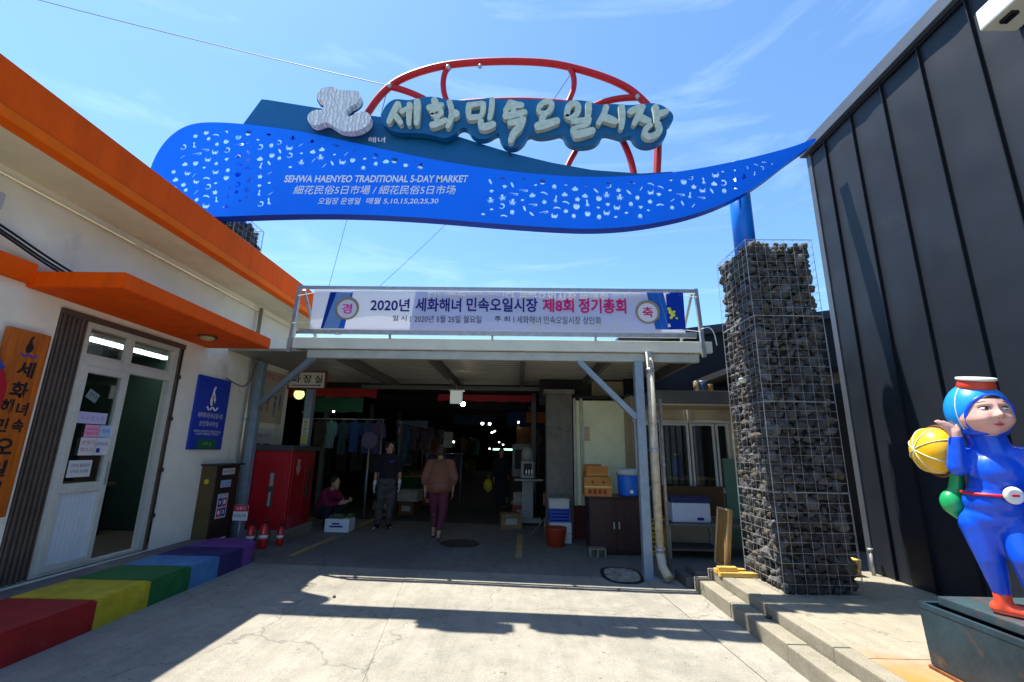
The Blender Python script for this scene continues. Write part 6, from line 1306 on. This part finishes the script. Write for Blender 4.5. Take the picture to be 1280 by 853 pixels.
# --- person 4, 5: distant figures in black coming along the aisle
J = dict(head=(0, -.03, 1.50), neck=(0, 0, 1.36), chest=(0, 0, 1.20), pelvis=(0, 0, .88), shL=(-.17, 0, 1.31), elL=(-.22, .02, 1.06), wrL=(-.21, -.08, .84), shR=(.17, 0, 1.31), elR=(.22, .03, 1.06), wrR=(.2, -.12, .88),
         hipL=(-.085, 0, .86), knL=(-.09, -.08, .48), anL=(-.09, -.06, .08), hipR=(.085, 0, .86), knR=(.09, .0, .48), anR=(.09, .12, .09))
cl = [('coat', [('e', (0, 0, 1.20), (.20, .14, .19)), ('e', (0, 0, .98), (.20, .15, .24)), ('c', (-.17, 0, 1.31), (-.22, .02, 1.06), .07, .062), ('c', (.17, 0, 1.31), (.22, .03, 1.06), .07, .062), ('c', (-.22, .02, 1.06), (-.21, -.06, .88), .058, .045), ('c', (.22, .03, 1.06), (.2, -.10, .91), .058, .045), ('c', (-.13, 0, 1.33), (.13, 0, 1.33), .06, .06)], blk),
      ('trousers', [('c', (-.085, 0, .84), (-.09, -.08, .48), .10, .08), ('c', (-.09, -.08, .48), (-.09, -.06, .12), .075, .06), ('c', (.085, 0, .84), (.09, 0, .48), .10, .08), ('c', (.09, 0, .48), (.09, .12, .13), .075, .06)], navy), ('shoes', [('c', (-.09, -.05, .04), (-.09, -.2, .03), .042, .034), ('c', (.09, .13, .05), (.09, 0, .03), .042, .034)], shoe)]
p = atZ(622, 634, 0); p4 = person('distant person in black coming along the aisle beside a yellow bag', (p.x+.1, 13.2, 0), .1, J, cl, grey_hair)
b = MB(); q = atY(610, 607, 12.7); b.ell(q, (.12, .07, .17), sub=3, fn=lambda c: 1+.15*noise.noise(c*3)); b.tube([q+V(-.04, 0, .15), q+V(0, 0, .26), q+V(.04, 0, .15)], .008, 6); tag(b.build('yellow_bag', mat('yellow plastic bag', (.45, .36, .02), .5)), 'yellow plastic shopping bag carried by the distant person', 'bag')
# ================================================================ STATUE
D0 = 4.22
def sp(u_, v_, dd=0): d = ray(u_, v_); return V(0, 0, H)+d*((D0+dd)/math.hypot(d.x, d.y))
base_m = mat('weathered steel plate', (.035, .07, .10), .45, .45, var=.35, vscale=3, bump=.3, bscale=20, dirt_or_sheen=(.26, .13, .035), dscale=2.0, dmin=.54)
lid_m = mat('weathered steel lid', (.07, .12, .15), .4, .45, var=.3, vscale=3, dirt_or_sheen=(.30, .11, .05), dscale=2.2, dmin=.52)
pl_ = thing('statue_pedestal', 'rusting blue grey steel trough pedestal under the diver statue', 'pedestal', (3.4, 2.4, PZ))
b = MB(); tz, bz = .61, PZ+.03
T = [V(2.74, 3.46, tz), V(4.1, 3.46, tz), V(4.1, 1.3, tz), V(2.74, 1.3, tz)]; B = [V(2.755, 3.455, bz), V(4.0, 3.455, bz), V(4.0, 1.4, bz), V(2.755, 1.4, bz)]
for i in range(4):
    j = (i+1) % 4; bb_ = MB(); n_ = (T[j]-T[i]).cross(B[i]-T[i]).normalized()*.012; bb_.poly([T[i], T[j], B[j], B[i]], n_); bb_.build('side_plate', base_m, pl_)
b = MB(); b.poly([p+V(0, 0, .003) for p in B], (0, 0, -.02)); b.build('base_plate', base_m, pl_)
for i in range(4):
    j = (i+1) % 4; bar(T[i]+V(0, 0, .012), T[j]+V(0, 0, .012), .03, base_m, 'rim_bar', pl_)
b = MB(); b.box((2.83, 1.35, tz+.02), (4.06, 3.42, tz+.075), .006); b.build('lid', lid_m, pl_)
b = MB(); b.box((2.735, 1.3, PZ+.002), (4.05, 3.475, PZ+.022), .004); b.build('foot_flange', mat('rust', (.20, .08, .03), .8, var=.4, vscale=8), pl_)
LZ = tz+.075
suit = mat('glossy blue statue paint', (.004, .075, .68), .32, var=.25, vscale=4, coat=.25, bump=.12, bscale=25, dirt_or_sheen=(.02, .22, .72), dscale=2.6, dmin=.57)  # cyan patches: faded paint plus sky highlights painted into the blue
hoodm = mat('glossy sky blue paint', (.01, .24, .70), .32, var=.2, vscale=4, coat=.25, bump=.12, bscale=25)
sskin = mat('painted skin', (.62, .35, .30), .4, var=.06, vscale=6, coat=.2)
fo = sp(1256, 758); fo.z = LZ
stt = thing('diver_statue', 'painted statue of a chubby diver child in blue suit carrying a yellow float', 'statue', fo)
fd = Vector((math.cos(R(-106)), math.sin(R(-106)), 0)); sd_ = Vector((-fd.y, fd.x, 0))   # sd_: towards the viewer's right
Rm = Matrix((sd_, -fd, Z_)).transposed()
hc = sp(1221, 514); HR = (.157, .166, .186)
b = MB()
chest = sp(1248, 590); belly = sp(1245, 628); hip = sp(1246, 648)
b.ell(chest, (.150, .130, .145), Rm, 3); b.ell((chest+belly)/2, (.137, .12, .13), Rm, 3); b.ell(belly, (.158, .145, .125), Rm, 3); b.ell(hip, (.150, .125, .09), Rm, 3)
cap(b, hc-V(0, 0, .10), chest+V(0, 0, .08), .095, .10)
shl, shr = sp(1222, 566), sp(1290, 572, -.02)
cap(b, shl, shr, .062, .062)
el, ha = sp(1197, 585, -.10), sp(1195, 549, -.10)
cap(b, shl, el, .060, .052); cap(b, el, ha, .054, .040)
er, hr = sp(1318, 612, -.05), sp(1302, 642, -.16)
cap(b, shr, er, .058, .048); cap(b, er, hr, .046, .038)
k1, a1 = sp(1239, 698, -.02), sp(1252, 741); k2, a2 = sp(1284, 700, -.10), sp(1300, 752, -.04)
cap(b, sp(1226, 655), k1, .110, .074); cap(b, k1, a1, .074, .044); cap(b, k1.lerp(a1, .2), k1.lerp(a1, .5), .066, .056); cap(b, sp(1270, 655), k2, .110, .074); cap(b, k2, a2, .074, .046); cap(b, k2.lerp(a2, .2), k2.lerp(a2, .5), .066, .056)
remeshed('suit_body', b, suit, stt, .011, 5)
# wet-suit collar fold
b = MB(); b.tube([hc-V(0, 0, .135)+sd_*.105*math.cos(a)+fd*.105*math.sin(a) for a in [2*math.pi*i/20 for i in range(20)]], .022, 10, True); b.build('collar', suit, stt)
b = MB(); b.ell(hc, HR, Rm, 4); b.build('hood', hoodm, stt)
# face
FK = 1.06
tmp = bmesh.new(); bmesh.ops.create_icosphere(tmp, subdivisions=6, radius=1)
fc = hc+fd*.047-V(0, 0, .020)
def g2(a, h, a0, h0, sa, sh): return math.exp(-((a-a0)/sa)**2-((h-h0)/sh)**2)
for v in tmp.verts:
    a, f, h = v.co.x*.122, -v.co.y, v.co.z*.142; A = a; Hh = h; d = 0
    if f > 0:
        d += .030*g2(A, Hh, 0, -.018, .016, .020)+.012*g2(A, Hh, 0, .012, .011, .03)+.008*g2(A, Hh, .017, -.026, .009, .010)+.008*g2(A, Hh, -.017, -.026, .009, .010)
        for s in (-1, 1): d += .020*g2(A, Hh, .062*s, -.045, .038, .036)-.011*g2(A, Hh, .046*s, .022, .026, .015)+.005*g2(A, Hh, .046*s, .045, .03, .012)
        d += .010*g2(A, Hh, 0, -.062, .026, .007)+.010*g2(A, Hh, 0, -.076, .021, .007)-.007*g2(A, Hh, 0, -.0685, .032, .0025)-.004*g2(A, Hh, 0, -.046, .006, .010)+.014*g2(A, Hh, 0, -.108, .030, .020)+.006*g2(A, Hh, 0, .08, .07, .04)
    v.co = V(v.co.x*.122*(1+.10*math.exp(-((Hh+.05)/.045)**2)), 0, v.co.z*.142)+Vector((0, v.co.y*.132-d, 0))
    v.co = Rm @ (v.co*FK)+fc
for f in tmp.faces: f.smooth = True
b = MB(); b.b.free(); b.b = tmp; face_o = b.build('face', sskin, stt)
def fp(a, h, lift=0):
    ya = math.sqrt(max(0, 1-(a/.125)**2-(h/.142)**2))*.132; return fc+(sd_*a+Z_*h+fd*(ya+lift))*FK
b = MB()
for s in (-1, 1): b.ell(fp(.046*s, .020, -.0155), (0.0222, 0.0144, 0.0094), Rm, 3)
b.build('eye_white', mat('eye white', (.75, .74, .74), .2, coat=.5), stt)
b = MB()
for s in (-1, 1): b.ell(fp(.046*s+.005, .0205, -.0065), (0.0106, 0.006, 0.0096), Rm, 3)
b.build('iris', mat('iris', (.025, .012, .01), .15, coat=.6), stt)
b = MB()
for s in (-1, 1):
    b.tube([fp(.046*s+x, .029+.004*math.cos(x/.024*1.5)-.0015, -.004) for x in [-.026+.052*i/10 for i in range(11)]], lambda t_: .0018+.0016*math.sin(math.pi*t_), 6)
b.build('eyelid_line', mat('lash', (.04, .02, .025), .5), stt)
b = MB()
for s in (-1, 1): b.tube([fp(.048*s+x, .053+.006*math.cos(x/.03*1.4), .001) for x in [-.028+.056*i/10 for i in range(11)]], lambda t_: .0016+.0030*math.sin(math.pi*t_), 6)
b.build('eyebrow', mat('brow', (.10, .06, .06), .7), stt)
b = MB()
b.tube([fp(x, -.0635+.003*math.cos(x/.02*3)-.15*x*x/.03, .0075-abs(x)*.1) for x in [-.028+.056*i/12 for i in range(13)]], lambda t_: .0012+.0042*math.sin(math.pi*t_), 8); b.tube([fp(x, -.0745+9*x*x, .0085-abs(x)*.15) for x in [-.022+.044*i/12 for i in range(13)]], lambda t_: .0012+.0055*math.sin(math.pi*t_), 8)
b.build('lips', mat('statue lips', (.50, .06, .08), .3, coat=.3), stt)
b = MB()
for s in (-1, 1): b.ell(fp(.0095*s, -.036, .0185), (.0035, .003, .0022), Rm, 2)
b.build('nostrils', mat('nostril', (.2, .06, .06), .5), stt)
# painted blush lies on the cheeks as thin shells
def edge_pt(phi, inset=0):
    lo_, hi_ = 0.0, math.radians(89)
    for _ in range(30):
        th = (lo_+hi_)/2; dr = Vector((math.cos(phi)*math.sin(th), -math.cos(th), math.sin(phi)*math.sin(th)))
        k = 1/math.sqrt((dr.x/HR[0])**2+(dr.y/HR[1])**2+(dr.z/HR[2])**2); P = dr*k; Q = Rm.transposed() @ (hc-fc)+P
        if (Q.x/(.122*FK))**2+(Q.y/(.132*FK))**2+(Q.z/(.142*FK))**2 < 1: lo_ = th
        else: hi_ = th
    th = lo_-inset; dr = Vector((math.cos(phi)*math.sin(th), -math.cos(th), math.sin(phi)*math.sin(th))); k = 1/math.sqrt((dr.x/HR[0])**2+(dr.y/HR[1])**2+(dr.z/HR[2])**2)
    return hc+Rm @ (dr*k)
b = MB(); b.tube([edge_pt(2*math.pi*i/48) for i in range(48)], .0125, 8, True); b.build('hood_rim', suit, stt)
b = MB(); b.tube([edge_pt(R(50+80*i/14), .07)+fd*.004 for i in range(15)], lambda t_: .003+.012*math.sin(math.pi*t_), 8); b.build('hair_fringe', dk_hair, stt)
# diving mask pushed up on the head
mc = hc+V(0, 0, .160)+fd*.045; upm = (Z_+fd*.22+sd_*.05).normalized()
b = MB(); b.lathe([(.085, -.03), (.095, -.01), (.088, .025), (.084, .032)], mc, 32, upm); b.build('mask_skirt', mat('red rubber', (.55, .05, .02), .4, coat=.2), stt)
b = MB(); b.lathe([(.094, .032), (.098, .038), (.096, .050), (.084, .052), (.082, .045)], mc, 32, upm); b.build('mask_ring', mat('mask ring white', (.66, .70, .62), .35), stt)
b = MB(); b.lathe([(.081, .041), (.080, .044)], mc, 32, upm); b.build('mask_glass', mat('mask glass', (.35, .42, .42), .08, coat=.6), stt)
b = MB()
def onhood(a, h, lift=.004, back=False):
    lx, lz = a/.150, h/.180; y_ = math.sqrt(max(.0, 1-lx*lx-lz*lz))*.160; return hc+sd_*a+Z_*h+fd*((-y_-lift) if back else (y_+lift))
for off_ in (0,):
    P = []
    for i in range(14):
        t_ = i/13; th = R(70)-t_*R(115); d_ = (-sd_*math.cos(R(12)+off_*6)+fd*(.45-off_*14)); d_ = d_.normalized(); P.append(hc+d_*.158*math.cos(th)+Z_*.186*math.sin(th))
    b.tube(P, .003, 6)
b.build('mask_strap', mat('white strap', (.70, .72, .70), .5), stt)
# hand on the float's rim
b = MB(); hw = ha+V(0, 0, .012); hand(b, hw, (Z_*.75-sd_*.35+fd*.1), sd_, -sd_*.9-fd*.3, .85, .9); cap(b, ha-V(0, 0, .01), hw+V(0, 0, .03), .036, .034); remeshed('hand', b, sskin, stt, .0075, 2)
b = MB(); hand(b, hr, (Z_*-.7-sd_*.4+fd*.3), fd, -sd_, .9, .7); remeshed('hand', b, sskin, stt, .0085, 2)
# float
fl = thing('diver_float', 'yellow float tied with pale cords held over the statue\'s shoulder', 'float', sp(1160, 563, .06))
fcn = sp(1162, 563, .07); axis = (-sd_*.93+fd*.15+Z_*.05).normalized(); rimc = fcn - axis*.055
Ra = axis.to_track_quat('Z', 'Y').to_matrix()
b = MB(); b.ell(fcn-axis*.03, (.155, .155, .125), Ra, 4)
bmesh.ops.bisect_plane(b.b, geom=b.b.verts[:]+b.b.edges[:]+b.b.faces[:], plane_co=rimc, plane_no=-axis, clear_outer=True); bmesh.ops.holes_fill(b.b, edges=b.b.edges[:], sides=0)
b.build('yellow_ball', mat('yellow float paint', (.72, .42, .008), .35, var=.2, vscale=3, coat=.3, dirt_or_sheen=(.62, .25, .005), dscale=3, dmin=.55), fl)
a_, c2_ = Ra @ V(1, 0, 0), Ra @ V(0, 1, 0)
b = MB(); b.tube([rimc+(a_*math.cos(q)+c2_*math.sin(q))*.163 for q in [2*math.pi*i/36 for i in range(36)]], .013, 8, True); b.build('hoop', mat('brown hoop', (.09, .035, .02), .5), fl)
b = MB()
for k in range(4):
    an = R(25+k*42); dr = a_*math.cos(an)+c2_*math.sin(an); P = [(fcn-axis*.03)+dr*.157*math.cos(q)+axis*.127*math.sin(q) for q in [R(-8)+R(196)*i/24 for i in range(25)]]; b.tube(P, .0032, 5)
b.build('cord_net', mat('pale green cord', (.55, .68, .45), .6), fl)
gbg = thing('net_bag', 'green net bag hanging under the statue\'s elbow', 'bag', sp(1188, 625)); grn = mat('green painted bag', (.01, .33, .10), .35, var=.2, vscale=6, coat=.3)
b = MB(); cap(b, sp(1196, 586, .03), sp(1194, 618, .03), .030, .042); b.ell(sp(1190, 628, .02), (.062, .06, .08), Rm, 3); cap(b, sp(1194, 640, .03), sp(1201, 650, .04), .035, .014); remeshed('bag', b, grn, gbg, .010, 5)
b = MB(); b.tube([sp(1196, 588, -.02)+(sd_*math.cos(q)+fd*math.sin(q))*.036 for q in [2*math.pi*i/16 for i in range(16)]], .005, 6, True); b.build('drawstring', grn, gbg)
# belt, buckle, fins
b = MB(); bc = sp(1245, 617); P = []
for i in range(40):
    q = 2*math.pi*i/40; P.append(bc+sd_*.158*math.cos(q)+fd*.143*math.sin(q)-V(0, 0, .006)*math.sin(q))
b.tube(P, .0095, 8, True); b.build('belt', mat('red belt', (.50, .012, .02), .4), stt)
fb = bc+fd*.143-sd_*.0; b = MB(); b.lathe([(.048, 0), (.050, .008), (.046, .018), (.03, .021)], fb, 28, fd); bk = b.build('buckle', mat('buckle white', (.66, .70, .66), .35), stt)
b = MB(); b.box((-.018, -.003, -.007), (.018, .003, .007), .002)
for v in b.b.verts: v.co = Rm @ v.co + fb+fd*.023
b.build('buckle_mark', redink, bk)
b = MB(); b.ell(bc+fd*.10+sd_*.11-V(0, 0, .02), (.035, .03, .05), Rm, 3); b.ell(bc+fd*.10+sd_*.12-V(0, 0, .065), (.025, .022, .04), Rm, 2); b.build('belt_pouch', MATS['red belt'], stt)
finm = mat('orange red fin paint', (.72, .07, .03), .35, coat=.3)
for a, dirn in ((a1, (fd*.72+sd_*.69)), (a2, (fd*.8+sd_*.6))):
    dirn = dirn.normalized(); b = MB(); g0 = V(a.x, a.y, LZ+.035); cap(b, a, g0+V(0, 0, .015), .043, .042); cap(b, g0-dirn*.03, g0+dirn*.10, .040, .034); s2 = Vector((-dirn.y, dirn.x, 0))
    for k in (-.03, 0, .03): cap(b, g0+dirn*.09+V(0, 0, -.010), g0+dirn*.23+s2*k*1.6-V(0, 0, .018), .026, .016)
    remeshed('boot', b, finm, stt, .009, 3)
